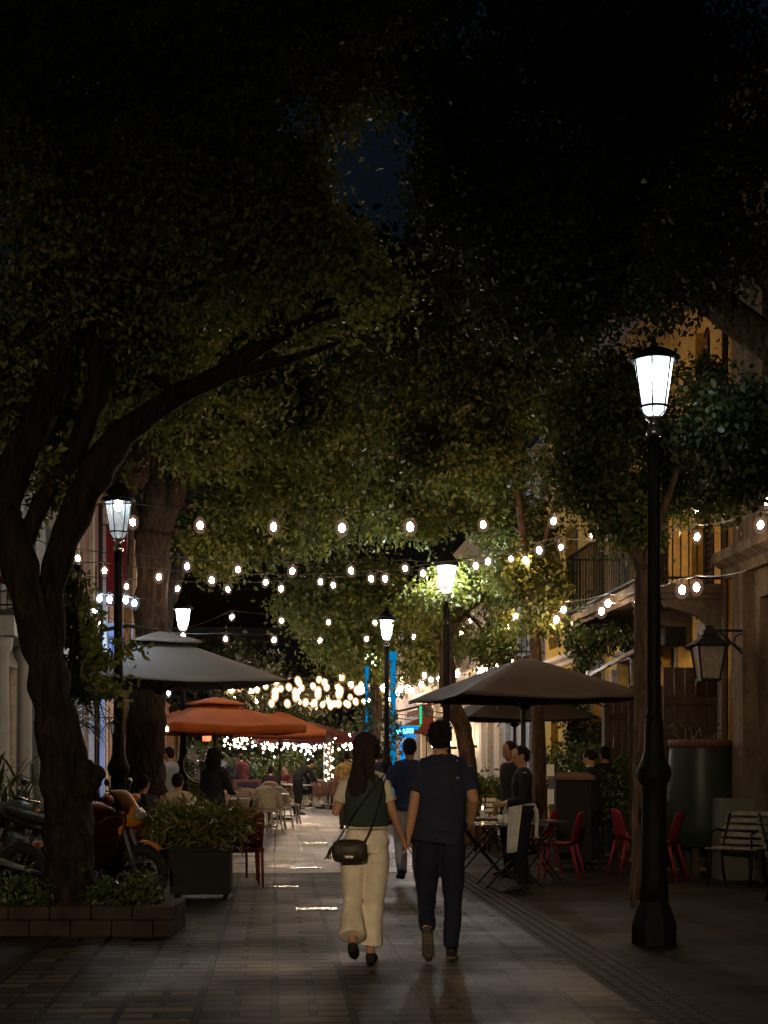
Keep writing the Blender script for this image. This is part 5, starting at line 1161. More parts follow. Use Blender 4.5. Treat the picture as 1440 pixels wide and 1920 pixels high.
napkins('pink napkins lying on the pale table', GD(482, 29.7)+Vector((0, 0, .752)), M['pinkcloth']); napkins('white napkins on the far pale table', GD(510, 32)+Vector((0, 0, .752)), M['paper'])
def box_item(name, label, cat, p, size, m, rz=0, lid=None):
    t = thing(name, label, cat, p, rz); b = MB(); b.bb(-size[0]/2, size[0]/2, -size[1]/2, size[1]/2, 0, size[2]); b.build('body', m, t, bevel=.006)
    b = MB(); b.bb(-size[0]/2+.012, size[0]/2-.012, -size[1]/2+.012, size[1]/2-.012, size[2]+.0005, size[2]+.012); b.build('contents', lid or M['paper'], t); return t
box_item('cutlery_holder', 'small pale box holding cutlery on the dark table behind the waiter', 'cutlery box', GD(1003, 18.0)+Vector((0, 0, .752)), (.09, .07, .13), M['whitetrim'])
box_item('cutlery_holder', 'small white box on the pale table among wicker chairs', 'cutlery box', GD(507, 31.8)+Vector((.15, 0, .752)), (.2, .12, .14), M['whitetrim'])
def bottle(label, p):
    b = MB(); b.lathe([(.03, 0), (.032, .01), (.032, .15), (.012, .2), (.012, .25), (.014, .26)], seg=12); o = b.build('bottle', M['glassm'], loc=p, smooth=True); tag(o, label, 'bottle')
bottle('glass bottle on the pale table behind the trough planter', GD(395, 22.9)+Vector((0, 0, .752))); bottle('bottle on the dark table by the waiter', GD(948, 17)+Vector((0, 0, .752)))
for px, d, lb in ((938, 17.0, 'small glass left of the bottle on the dark table'), (405, 22.9, 'clear glass on the pale table behind the planter'), (888, 18.7, 'clear glass on the dark glossy table')):
    b = MB(); b.lathe([(.025, 0), (.035, .1), (.032, .1), (.022, .008), (.003, .008)], seg=14); o = b.build('drinking_glass', M['glassm'], loc=GD(px, d)+Vector((0, 0, .752)), smooth=True); tag(o, lb, 'glass')
# slatted chairs / bench
def slat_seat(name, label, loc, rz, wd, m, cat, tilt=.42, nsl=5):
    t = thing(name, label, cat, loc, rz)
    b = MB()
    for k in range(nsl):
        z = .5+k*.085; y = -.24-(z-.45)*tilt; b.box((0, y, z), (wd, .018, .062), m=Matrix.Rotation(math.atan(tilt), 3, 'X'))
    b.build('backrest', m, t, bevel=.004)
    b = MB()
    for k in range(5): b.box((0, -.2+k*.1, .44), (wd, .07, .018))
    b.build('seat', m, t, bevel=.004)
    for x in (-wd/2+.05, wd/2-.05):
        q = MB(); q.tube([(x, .26, 0), (x, .2, .25), (x, .22, .42), (x, -.2, .425), (x, -.24, .45), (x, -.245-tilt*.45, .93)], .018, 8); q.tube([(x, -.32, 0), (x, -.22, .2), (x, -.2, .42)], .018, 8)
        q.tube([(x, .2, .42), (x, .22, .62), (x, 0, .66), (x, -.3, .64)], .014, 8); q.build('leg', M['iron'], t, True)
    return t
M['slatgrey'] = mat('weathered grey wood', (.15, .14, .12), .8, 0, .3, 12, .4)
slat_seat('park_bench', 'slatted grey bench by the stone wall at the right edge', GD(1385, 17.2)+Vector((0, .1, 0)), math.radians(146), .62, M['slatgrey'], 'bench', .65)
slat_seat('park_bench', 'corner of another bench cut off at the right edge', GD(1530, 15.2), math.radians(205), .9, M['slatgrey'], 'bench')
slat_seat('slatted_chair', 'pale slatted chair lit behind the dark tables', GD(912, 23.5), math.radians(160), .32, mat('pale slats', (.6, .5, .4), .6), 'chair', .2)
# big glazed vat against the wall
M['glaze'] = mat('dark green glaze', (.018, .026, .018), .38, 0, .25, 3, .05)
M['rust'] = mat('rusty rim', (.08, .035, .022), .8, 0, .35, 14, .5)
t = thing('glazed_vat', 'huge dark green glazed vat with a rusty rim beside the wall', 'vat', GD(1314, 18.6), 0)
b = MB(); b.lathe([(.005, .38), (.34, .38), (.38, .42), (.415, .7), (.425, 1.0), (.415, 1.35), (.395, 1.66), (.39, 1.7)], seg=32); b.build('body', M['glaze'], t, True)
b = MB(); b.lathe([(.40, 1.66), (.415, 1.67), (.42, 1.75), (.40, 1.76), (.36, 1.75), (.35, 1.5)], seg=32); b.build('rim', M['rust'], t, True)
for k in range(3):
    b = MB(); a = k*2.1; b.bar((.25*math.cos(a), .25*math.sin(a), 0), (.25*math.cos(a), .25*math.sin(a), .38), .1); b.build('leg', M['frame_dk'], t)
c = GD(1300, 18.6); bush('leafy_plant', 'thin dark branches growing out of the glazed vat', 'plant', (c.x, c.y, 1.86), (.40, .3, .14), 12, 6, .06, .06, M['leaf_bk'], .5, 0, ground=1.6, stems=12)
t = thing('utility_box', 'pale grey louvred utility box behind the bench', 'utility box', GD(1377, 18.0)+Vector((0, .05, 0)), A)
b = MB(); b.bb(-.22, .22, -.2, .2, 0, 1.02); b.build('cabinet', mat('grey painted metal', (.11, .11, .095), .5, .2, .15, 8), t, bevel=.01)
b = MB()
for k in range(12): b.bb(-.17, .17, -.212, -.2005, .35+k*.045, .365+k*.045)
b.build('louvre', M['greywall'], t)
# dark wooden leaf screens standing out from the wall
for lb, xs, y, z1, w_ in (('tall dark wooden door leaf standing open beside the vat', 5.6, 19.1, 2.75, .75), ('dark wooden screen left of the open door leaf', 5.5, 20.9, 2.6, .6), ('dark wooden screen behind the brown trunk', 5.62, 23.0, 2.62, .6), ):
    t = thing('wooden_screen', lb, 'wooden screen', S(xs, y), A)
    b = MB()
    n = max(3, int(w_/.15))
    for k in range(n): b.bb(-w_/2+k*w_/n+.004, -w_/2+(k+1)*w_/n-.004, -.02, .02, .05, z1)
    b.build('board', M['frame_dk'], t, bevel=.004)
    b = MB(); b.bb(-w_/2, w_/2, -.04, -.0205, .3, .42); b.build('batten', M['frame_dk'], t); b = MB(); b.bb(-w_/2, w_/2, -.04, -.0205, z1-.5, z1-.38); b.build('batten', M['frame_dk'], t)
    b = MB(); b.bb(-w_/2, w_/2, -.045, .045, 0, .0499); b.build('foot', M['wood'], t)
# pale door frame strip near the screens
t = thing('door_post', 'pale door post with dark openings between the screens', 'door post', S(5.35, 20.2), A)
b = MB(); b.bb(-.08, .08, -.06, .06, 0, 2.3); b.build('post', M['whitetrim'], t)
b = MB()
for z in (.5, 1.1, 1.7): b.bb(-.05, .05, -.075, -.061, z, z+.32)
b.build('panel', M['frame_dk'], t)
t = thing('service_post', 'grey metal post beside the climbing bush', 'post', GD(1152, 24), 0)
b = MB(); b.bb(-.06, .06, -.06, .06, 0, 3.0); b.build('post', M['whitewall'], t); b = MB(); b.bb(-.1, .1, -.09, .09, 1.55, 1.7); b.build('bracket', M['steel'], t)
# host stand
t = thing('host_stand', 'dark wooden host stand with a menu card on top', 'host stand', GD(1070, 19.9), .1)
b = MB(); b.bb(-.25, .25, -.2, .2, .1, 1.25); b.build('cabinet', M['cab_dk'], t, bevel=.01); b = MB(); b.box((0, 0, 1.28), (.58, .48, .04), m=Matrix.Rotation(.12, 3, 'X')); b.build('top', M['wood'], t)
for x in (-.18, .18):
    q = MB(); q.tube([(x-.02, -.1, .05), (x+.02, -.1, .05)], .05, 14); q.build('castor', M['iron'], t)
t = thing('menu_stand', 'upright white menu card on a stand beside the slim trunk', 'menu stand', GD(1032, 19.6), .1)
b = MB(); b.box((0, 0, 1.36), (.1, .012, .16), m=Matrix.Rotation(-.15, 3, 'X')); b.build('card', M['paper'], t); b = MB(); b.bar((0, 0, 0), (0, 0, 1.28), .025); b.box((0, 0, .01), (.26, .2, .02)); b.box((0, 0, 1.27), (.14, .08, .02)); b.build('stand', M['steel'], t)
b = MB(); b.box((0, -.02, 1.0), (.09, .012, .2)); b.build('lower_card', M['paper'], t)
# A-board
t = thing('chalkboard', 'folding chalkboard sign with a reddish frame among the far guests', 'chalkboard', GD(463, 36.5), .2)
for s_ in (-1, 1):
    mm = Matrix.Rotation(s_*.16, 3, 'X'); b = MB()
    for x in (-.3, .3): b.box(Vector((x, s_*-.16, .5)), (.06, .035, 1.0), m=mm)
    for z in (.12, .97): b.box(Vector((0, s_*-.16-s_*-(z-.5)*.16, z)), (.54, .033, .06), m=mm)
    f = b.build('frame', mat('reddish wood', (.3, .1, .1), .6, 0, .2, 9), t)
    b = MB(); b.box(Vector((0, s_*-.16, .545)), (.54, .015, .79), m=mm); b.build('board', mat('slate', (.06, .055, .06), .7, 0, .3, 5), f)
# pedestal fan
t = thing('pedestal_fan', 'large round pedestal fan between the blue shirted man and the curly haired woman', 'fan', GD(377, 24.5), .3)
b = MB(); mm = Matrix.Rotation(math.pi/2, 3, 'X')
for y in (-.07, .07):
    for R in (.29, .2, .1): b.torus((0, y*(1 if R > .25 else 1.3), 1.42), R, .004, 30, 4, mm)
b.torus((0, 0, 1.42), .3, .008, 30, 5, mm)
for k in range(30):
    a = 2*math.pi*k/30
    for y in (-1, 1): b.tube([(.05*math.cos(a), y*.11, 1.42+.05*math.sin(a)), (.2*math.cos(a), y*.095, 1.42+.2*math.sin(a)), (.3*math.cos(a), 0, 1.42+.3*math.sin(a))], .0025, 3)
b.build('cage', M['steel'], t)
b = MB()
for k in range(3):
    a = 2*math.pi*k/3+.3; e1 = Vector((math.cos(a), 0, math.sin(a))); e2 = Vector((-math.sin(a), 0, math.cos(a))); c0 = Vector((0, 0, 1.42))
    b.add([c0+e1*.05-e2*.03, c0+e1*.26-e2*.09+Vector((0, .03, 0)), c0+e1*.26+e2*.09-Vector((0, .03, 0)), c0+e1*.05+e2*.03], [(0, 1, 2, 3)])
o = b.build('blade', M['greywall'], t); sd = o.modifiers.new('s', 'SOLIDIFY'); sd.thickness = .006
b = MB(); b.tube([(0, -.09, 1.42), (0, .2, 1.42)], .06, 14); b.build('motor', M['iron'], t)
b = MB(); b.lathe([(.24, 0), (.22, .03), (.03, .06), (.025, 1.1), (.02, 1.38)], seg=18); b.build('stand', M['iron'], t, True)
# trunk wrapped in lights
t = thing('wrapped_post', 'pale post wrapped in tiny lights left of the woman', 'post', GD(617, 43.5), 0)
b = MB(); b.tube([(0, 0, 0), (.02, 0, 1.2), (0, 0, 2.2)], [.13, .11, .1], 12, nz=.1); b.build('post', M['bark2'], t, True)
for k in range(34):
    a = k*1.1; z = .5+k*.045; o = bpy.data.objects.new('light_bulb', bulb_mesh(.017, 'fairy_warm')); C.objects.link(o); o.parent = t; o.location = (.125*math.cos(a), -abs(.125*math.sin(a))-.01, z)

# ------------------------------------------------------------------ motorcycle
M['mc_orange'] = mat('orange motorcycle paint', (.36, .09, .006), .45, 0, .2, 3); M['mc_yellow'] = mat('yellow orange paint', (.34, .12, .009), .45, 0, .2, 3)
M['tyre'] = mat('black rubber', (.012, .012, .012), .75, 0, .3, 30, .3); M['chrome'] = mat('chrome', (.6, .6, .6), .15, 1, .05, 3); M['mc_black'] = mat('black plastic', (.012, .012, .013), .3, 0, .2, 8)
M['mc_seat'] = mat('black vinyl', (.02, .02, .02), .5, 0, .2, 20, .2); M['mc_lens'] = mat('headlight lens', (.16, .16, .14), .12, 0, .1, 9, spec=1)
M['mc_grey'] = mat('dark grey paint', (.05, .052, .055), .35, .2, .1, 4)
def motorcycle(label, loc, rz, body, accent, fair=True):
    """+x is forward; front axle at x=.68, rear axle at x=-.68"""
    t = thing('motorcycle', label, 'motorcycle', loc, rz, 'parked motorcycles'); RX = Matrix.Rotation(math.pi/2, 3, 'X')
    for x, r in ((.68, .31), (-.68, .31)):
        wh = MB(); wh.torus((x, 0, r), r-.055, .055, 32, 10, RX); w_ = wh.build('tyre', M['tyre'], t, True)
        q = MB(); q.torus((x, 0, r), r-.1, .018, 28, 6, RX); q.tube([(x, -.06, r), (x, .06, r)], .04, 14)
        for k in range(10):
            a = 2*math.pi*k/10; q.bar((x+.03*math.cos(a), 0, r+.03*math.sin(a)), (x+(r-.1)*math.cos(a), 0, r+(r-.1)*math.sin(a)), .014)
        q.build('rim', M['chrome'], w_, True)
        q = MB(); q.torus((x, -.065, r), .11, .012, 24, 5, RX); q.build('brake_disc', M['chrome'], w_)
    for y in (-.095, .095):
        q = MB(); q.tube([(.68, y, .31), (.60, y, .55), (.50, y, .86), (.44, y, 1.02)], [.03, .03, .022, .022], 10); q.build('fork', M['mc_grey'], t, True)
    # front fender
    q = MB(); vs = []
    for i in range(9):
        a = math.radians(48+i*5)
        for k in range(5): u = -1+k*.5; vs.append((.68+(.36-.02*u*u)*math.cos(a), u*.07, .31+(.36-.02*u*u)*math.sin(a)))
    q.add(vs, [(i*5+k, i*5+k+1, (i+1)*5+k+1, (i+1)*5+k) for i in range(8) for k in range(4)]); o = q.build('front_fender', accent, t, True); sd = o.modifiers.new('s', 'SOLIDIFY'); sd.thickness = .006
    # frame, engine, exhaust
    q = MB(); q.tube([(.46, 0, .95), (.2, 0, .9), (-.3, 0, .78), (-.8, 0, .85)], .022, 8); q.tube([(.45, 0, .88), (.28, 0, .45), (.1, 0, .26), (-.3, 0, .26), (-.4, 0, .5)], .022, 8); q.tube([(-.3, .1, .3), (-.68, .1, .31)], .022, 8); q.tube([(-.3, -.1, .3), (-.68, -.1, .31)], .022, 8)
    q.build('chassis', M['mc_black'], t, True)
    q = MB(); q.box((-.02, 0, .42), (.36, .26, .24)); q.tube([(.08, 0, .48), (.18, 0, .68)], .09, 14)
    for k in range(5): q.tube([(.1+k*.016, 0, .53+k*.032), (.105+k*.016, 0, .543+k*.032)], .115, 14)
    q.tube([(-.08, -.15, .38), (-.08, .15, .38)], .1, 16); q.build('engine', M['mc_grey'], t, bevel=.01)
    q = MB(); q.tube([(.2, -.08, .6), (.28, -.12, .4), (.1, -.15, .24), (-.3, -.17, .28), (-.85, -.18, .42)], [.02, .022, .025, .04, .055], 12); q.build('exhaust', M['chrome'], t, True)
    # tank and fairings
    q = MB(); q.tube([(.36, 0, .92), (.22, 0, .95), (.02, 0, .93), (-.14, 0, .86)], [.09, .15, .15, .09], 16, xax=(0, 1, 0), ry=[.07, .11, .11, .06]); q.build('fuel_tank', body, t, True)
    if fair:
        for y in (-1, 1):
            o_ = [(.56, .98), (.62, .86), (.5, .6), (.38, .36), (.16, .3), (-.02, .42), (.1, .62), (.2, .86)]
            q = MB(); vs = [(x, y*(.15 + .05*math.sin(math.pi*(z-.3)/.7)), z) for x, z in o_]+[(.3, y*.235, .66)]
            q.add(vs, [(i, (i+1) % 8, 8) for i in range(8)]); o = q.build('side_fairing', body, t, True); sd = o.modifiers.new('s', 'SOLIDIFY'); sd.thickness = .012; su = o.modifiers.new('u', 'SUBSURF'); su.levels = su.render_levels = 1
        q = MB(); vs = []
        prf = [(.42, 1.16, .12), (.52, 1.2, .14), (.6, 1.08, .17), (.68, .96, .15), (.70, .86, .1), (.62, .8, .06)]
        for x, z, w_ in prf:
            for k in range(7): u = -1+k/3; vs.append((x-.12*u*u, u*w_, z))
        q.add(vs, [(i*7+k, i*7+k+1, (i+1)*7+k+1, (i+1)*7+k) for i in range(5) for k in range(6)]); o = q.build('front_cowl', accent, t, True); sd = o.modifiers.new('s', 'SOLIDIFY'); sd.thickness = .01; su = o.modifiers.new('u', 'SUBSURF'); su.levels = su.render_levels = 1
        q = MB(); q.ball((.665, 0, .93), (.06, .11, .07), 16, 10); q.build('headlight', M['mc_lens'], t, True)
    else:
        q = MB(); q.tube([(.46, 0, .98), (.6, 0, .98)], [.06, .09], 18); q.build('headlight', M['mc_lens'], t, True)
    q = MB(); q.tube([(.4, -.36, 1.1), (.46, -.2, 1.06), (.47, 0, 1.03), (.46, .2, 1.06), (.4, .36, 1.1)], .014, 8); hb = q.build('handlebar', M['chrome'], t, True)
    for y in (-1, 1):
        q = MB(); q.tube([(.425, y*.28, 1.08), (.395, y*.4, 1.105)], .02, 10); q.build('grip', M['mc_black'], hb, True)
        q = MB(); q.tube([(.46, y*.2, 1.06), (.44, y*.26, 1.24)], .007, 6); q.ball((.43, y*.28, 1.27), (.02, .06, .04), 12, 8); q.build('mirror', M['mc_black'], t, True)
        q = MB(); q.ball((.56, y*.22, .95), (.03, .05, .025), 10, 6); q.build('indicator', M['mc_yellow'], t, True)
        if fair: q = MB(); q.ball((.47, y*.34, 1.09), (.05, .09, .055), 12, 8); q.build('hand_guard', body, t, True)
    q = MB(); q.tube([(-.08, 0, .86), (-.3, 0, .84), (-.6, 0, .9), (-.86, 0, .98)], [.1, .14, .12, .07], 14, xax=(0, 1, 0), ry=[.04, .05, .05, .03]); q.build('seat', M['mc_seat'], t, True)
    q = MB(); q.tube([(-.3, 0, .76), (-.6, 0, .82), (-.98, 0, .95)], [.13, .12, .04], 12, xax=(0, 1, 0), ry=[.06, .06, .03]); q.build('tail', M['mc_black'], t, True)
    q = MB(); q.box((-.98, 0, .7), (.012, .2, .14), m=Matrix.Rotation(.3, 3, 'Y')); q.build('number_plate', M['whitetrim'], t)
    q = MB(); q.bar((-.1, -.12, .28), (-.15, -.26, .01), .022); q.build('kickstand', M['iron'], t)
    return t
motorcycle('orange and yellow motorcycle parked behind the near left tree', Vector((-3.20, 15.2, 0)), math.radians(-14), M['mc_orange'], M['mc_yellow'])
motorcycle('dark grey motorcycle parked at the left edge behind the bed', Vector((-4.2, 15.9, 0)), math.radians(-18), M['mc_grey'], M['mc_black'], False)
# ------------------------------------------------------------------ people
def V(*a): return Vector(a)
def cloth(name, col, rough=.85, bump=.2, var=.12): return mat(name, col, rough, 0, var, 14, bump, 140, spec=.15)
M['skin'] = mat('tan skin', (.42, .22, .13), .5, 0, .08, 8, .08, 60); M['skin_dk'] = mat('brown skin', (.24, .12, .07), .5, 0, .08, 8, .08, 60)
M['hair'] = mat('dark brown hair', (.022, .012, .008), .6, 0, .4, 60, .8, 90, spec=.2); M['hair_bk'] = mat('black hair', (.009, .007, .006), .7, 0, .4, 60, .8, 90, spec=.12)
M['shoe'] = mat('dark shoe', (.02, .018, .016), .5, 0, .2, 12); M['sole'] = mat('brown shoe sole', (.10, .075, .055), .8, 0, .3, 20, .3); M['eye'] = mat('dark eye', (.02, .015, .01), .2)
def pose(H=1.75, **kw):
    J = dict(pel=V(0, 0, .95), wai=V(0, 0, 1.1), che=V(0, .01, 1.29), shc=V(0, -.005, 1.42), nek=V(0, .0, 1.49), hea=V(0, .025, 1.625))
    for s, n in ((1, 'R'), (-1, 'L')):
        J['sh'+n] = V(s*.18, -.01, 1.41); J['el'+n] = V(s*.235, -.05, 1.13); J['wr'+n] = V(s*.25, .04, .9); J['ha'+n] = None
        J['hi'+n] = V(s*.09, 0, .92); J['kn'+n] = V(s*.1, .02, .5); J['an'+n] = V(s*.1, -.03, .09); J['to'+n] = None
    k = H/1.75
    for n in J:
        if J[n] is not None: J[n] = J[n]*k
    for n, v in kw.items(): J[n] = V(*v) if v is not None else None
    for n in 'RL':
        if J['to'+n] is None: J['to'+n] = J['an'+n]+V(.02*(1 if n == 'R' else -1), .17, -.055)
        if J['ha'+n] is None: J['ha'+n] = J['wr'+n]+(J['wr'+n]-J['el'+n]).normalized()*.1+V(0, .02, 0)
    J['k'] = k; return J
def hand(mb, w_, h, side, curl=.5, up=None, k=1.0):
    """wrist w_, towards h; palm, four bent fingers and a thumb"""
    d = (h-w_).normalized(); n = Vector((side, 0, 0))-d*d.dot(Vector((side, 0, 0)))
    n = n.normalized() if n.length > .1 else d.orthogonal().normalized()   # back of hand faces outward
    x = d.cross(n).normalized()                # across the palm
    if x.y < 0: x = -x                          # index side forward
    p0 = w_; p1 = w_+d*.09*k
    mb.tube([w_-d*.02, w_+d*.02, w_+d*.06*k, p1], [.026*k, .034*k, .042*k, .04*k], 10, xax=x, ry=[.022*k, .019*k, .017*k, .014*k])
    for i, L in enumerate((.072, .08, .075, .06)):
        b = p1+x*(.030-.0205*i)*k-d*.008; q = [b]; dr = d.copy(); 
        for j, f in enumerate((.45, .3, .25)):
            dr = (dr-n*curl*.55).normalized(); q.append(q[-1]+dr*L*f*k)
        mb.tube(q, [.0095*k, .0085*k, .008*k, .0065*k], 7)
    b = w_+d*.025*k+x*.03*k; q = [b, b+(d*.5+x*.7-n*.35).normalized()*.035*k]; q.append(q[-1]+(d*.8+x*.25-n*.4).normalized()*.03*k); q.append(q[-1]+(d*.9-n*.3).normalized()*.025*k)
    mb.tube(q, [.014*k, .012*k, .0105*k, .008*k], 7)
def head(mb, c, up, fw, k=1.0):
    up = up.normalized(); fw = (fw-up*fw.dot(up)).normalized(); sd = fw.cross(up)
    M3 = Matrix((sd, fw, up)).transposed()
    def T(x, y, z): return c+M3 @ Vector((x*k, y*k, z*k))
    pts = [(-.112, .02, .028, .03), (-.098, .026, .047, .052), (-.07, .018, .06, .078), (-.03, .006, .068, .09), (.01, 0, .073, .095), (.05, -.004, .073, .095), (.085, -.008, .06, .08), (.108, -.01, .036, .05), (.116, -.01, .01, .014)]
    mb.tube([T(0, y, z) for z, y, _, _ in pts], [a*k for *_, a, b in pts], 18, xax=sd, ry=[b*k for *_, b in pts])
    mb.tube([T(0, .085, .012), T(0, .098, -.012), T(0, .112, -.034), T(0, .09, -.045)], [.008*k, .011*k, .014*k, .01*k], 8)   # nose
    mb.tube([T(-.022, .082, -.066), T(0, .092, -.064), T(.022, .082, -.066)], .008*k, 6); mb.tube([T(-.018, .078, -.076), T(0, .088, -.076), T(.018, .078, -.076)], .008*k, 6)  # lips
    mb.tube([T(-.04, .078, .02), T(0, .09, .02), T(.04, .078, .02)], .009*k, 6)
    for s in (-1, 1):
        mb.tube([T(s*.071, -.005, -.035), T(s*.08, -.008, -.01), T(s*.083, -.012, .012), T(s*.074, -.01, .026)], [.008*k, .011*k, .014*k, .008*k], 8, ry=[.012*k, .016*k, .018*k, .01*k])
    return T
def person(label, loc, rz, J, top, bottom, hairm='hair_bk', skin='skin', vox=.014, build=1.0, sleeve=.55, hem=None, shoe='shoe', face=(0, 1, 0), hairs='short', sex='m', skirt=False,
           legw=1.0, flare=1.0, leglen=1.0, curl=.5, sole=None, topname='shirt', fold=.006, group=None, noleg=False, headup=None):
    t = thing('person', label, 'person', loc, rz, group); k = J['k']; B = build
    sd = (J['shR']-J['shL']).normalized(); sp = [J['pel']-V(0, 0, .08)*k, J['pel'], J['wai'], J['che'], J['shc'], J['nek']]
    if (J['wai']-J['pel']).z < .02: sp[0] = J['pel']-(J['wai']-J['pel']).normalized()*.05
    fm = sex == 'f'
    rx = [.13, .165 if fm else .16, .122 if fm else .14, .145 if fm else .165, .135 if fm else .16, .06]; ry = [.1, .115, .085, .10, .08, .055]
    rx = [a*k*B for a in rx]; ry = [a*k*B for a in ry]; rx[-1] = .055*k; ry[-1] = .055*k
    up = (J['hea']-J['nek']) if headup is None else Vector(headup)
    hf = Vector(face)
    b = MB(); b.tube(sp, [rx[0]*.8, rx[1]*.86, rx[2]*.92]+rx[3:], 20, xax=sd, ry=[ry[0]*.75, ry[1]*.75, ry[2]*.9]+ry[3:])
    b.tube([J['shL'], J['shc']-V(0, 0, .0), J['shR']], [.045*k*B, .05*k*B, .045*k*B], 12)
    b.tube([J['shc'], J['nek'], J['hea']-up.normalized()*.04*k], [.05*k, .052*k, .05*k], 12)
    T = head(b, J['hea'], up, hf, k)
    for n, s in (('R', 1), ('L', -1)):
        b.tube([J['sh'+n], J['sh'+n].lerp(J['el'+n], .4), J['el'+n], J['el'+n].lerp(J['wr'+n], .3), J['wr'+n]], [q*k*(B*.92 if fm else B) for q in (.05, .046, .037, .037, .025)], 12)
        hand(b, J['wr'+n], J['ha'+n], s, curl, k=k*(.92 if fm else 1))
        if not noleg:
            b.tube([J['hi'+n], J['hi'+n].lerp(J['kn'+n], .4), J['kn'+n], J['kn'+n].lerp(J['an'+n], .3), J['an'+n]], [q*k*B for q in (.066, .07, .05, .05, .034)], 12)
            b.tube([J['an'+n], J['an'+n].lerp(J['to'+n], .6)], [.034*k, .03*k], 10)
    me = remesh(b, min(vox, .011) if vox < .012 else vox*.8, 2); me.materials.append(M[skin]); link('body', me, t)
    e = MB()
    for s in (-1, 1): e.ball(T(s*.031, .082, .004), .011*k, 8, 6)
    e.build('eyes', M['eye'], t, True)
    # top
    hz = hem if hem is not None else .0
    b = MB(); q0 = J['pel'].lerp(J['wai'], hz/.15)
    pts = [q0, J['pel'].lerp(J['wai'], .6), J['wai'], J['che'], J['shc']+V(0, 0, .0), J['nek']-V(0, 0, .022)*k]
    pr = [rx[1]+.02*k, rx[1]*.5+rx[2]*.5+.022*k, rx[2]+.022*k, rx[3]+.02*k, rx[4]+.014*k, .075*k]; py = [ry[1]+.02*k, ry[2]+.025*k, ry[2]+.025*k, ry[3]+.018*k, ry[4]+.022*k, .074*k]
    b.tube(pts, pr, 22, xax=sd, ry=py)
    b.tube([J['shL']+V(0, 0, -.003), J['shc']+V(0, 0, .005), J['shR']+V(0, 0, -.003)], [.06*k*B, .08*k*B, .06*k*B], 14)
    for n in 'RL':
        a, m_, w_ = J['sh'+n], J['el'+n], J['wr'+n]
        if sleeve <= .5: f = sleeve/.5; b.tube([a, a.lerp(m_, f*.5), a.lerp(m_, f)], [.06*k*B, .064*k*B, .066*k*B], 12)
        else: f = (sleeve-.5)/.5; b.tube([a, a.lerp(m_, .5), m_, m_.lerp(w_, f)], [.06*k*B, .057*k*B, .05*k*B, .042*k*B], 12)
    seed = random.random()*50
    fn = lambda v: fold*noise.noise(Vector((v.x*9+seed, v.y*9, v.z*5)))*1.5+fold*.5*noise.noise(Vector((v.x*22, v.y*22, v.z*14+seed)))-(fold*1.6*max(0, .35-abs(noise.noise(Vector((v.x*6+v.z*3+seed, v.y*6, v.z*9-v.x*4)))))/.35*max(0, noise.noise(v*3+Vector((seed, 0, 0)))+.25) if vox < .012 else 0)
    me = remesh(b, vox, 3, fn); me.materials.append(top if not isinstance(top, str) else M[top]); link(topname, me, t)
    # bottom
    if not noleg:
        b = MB(); b.tube([J['pel'].lerp(J['wai'], .55), J['pel'], sp[0]], [rx[1]*.5+rx[2]*.5+.012*k, rx[1]+.012*k, rx[0]+.02*k], 20, xax=sd, ry=[ry[2]+.012*k, ry[1]+.012*k, ry[0]+.015*k])
        for n in 'RL':
            a, m_, w_ = J['hi'+n], J['kn'+n], J['an'+n]; w2 = m_.lerp(w_, leglen)
            b.tube([a.lerp(J['wai'], .28), a.lerp(J['wai'], .1), a.lerp(m_, .12), a.lerp(m_, .45), m_, m_.lerp(w2, .5), w2], [q*k*B*legw for q in (.045, .078, .096, .09, .07, .062*flare**.5, .056*flare)], 16)
        me = remesh(b, vox, 6, fn); me.materials.append(bottom); link('trousers', me, t)
        for n in 'RL':
            a, q = J['an'+n], J['to'+n]; d = (q-a); L = d.length; ff = d.normalized(); back = V(0, -1, 0) if abs(ff.y) > .5 else V(0, -.6, .6)
            heel = a+V(0, -.045, -.045)*k if abs(ff.z) < .6 else a+V(0, -.05, -.02)*k
            b = MB(); b.tube([heel, a.lerp(q, .1)+V(0, 0, -.015)*k*(abs(ff.z) < .6), a.lerp(q, .6), q, q+ff*.055*k], [.036*k, .042*k, .046*k, .044*k, .022*k], 12, ry=[.035*k, .045*k, .036*k, .03*k, .018*k], xax=(1, 0, 0))
            me = remesh(b, .01, 2); me.materials.append(M[shoe]); so_ = link('shoe', me, t)
            if sole:
                nrm = (V(1, 0, 0).cross(ff)).normalized(); nrm = -nrm if nrm.z > 0 or nrm.y > .5 else nrm
                b = MB(); b.tube([heel.lerp(a, .0)+nrm*.03*k, a.lerp(q, .6)+nrm*.038*k, q+nrm*.03*k, q+ff*.05*k+nrm*.018*k], [.036*k, .045*k, .046*k, .02*k], 12, ry=[.011*k]*4, xax=(1, 0, 0)); b.build('sole', M[sole], so_, True)
    # hair
    b = MB(); u = up.normalized(); f = (hf-u*hf.dot(u)).normalized(); s_ = f.cross(u); M3 = Matrix((s_, f, u)).transposed()
    def HT(x, y, z): return J['hea']+M3 @ Vector((x*k, y*k, z*k))
    def elli(c, r, seg=16): 
        m0 = MB(); m0.ball((0, 0, 0), (r[0]*k, r[1]*k, r[2]*k), seg, 10); b.add([HT(*c)+M3 @ Vector(v) for v in m0.v], m0.f)
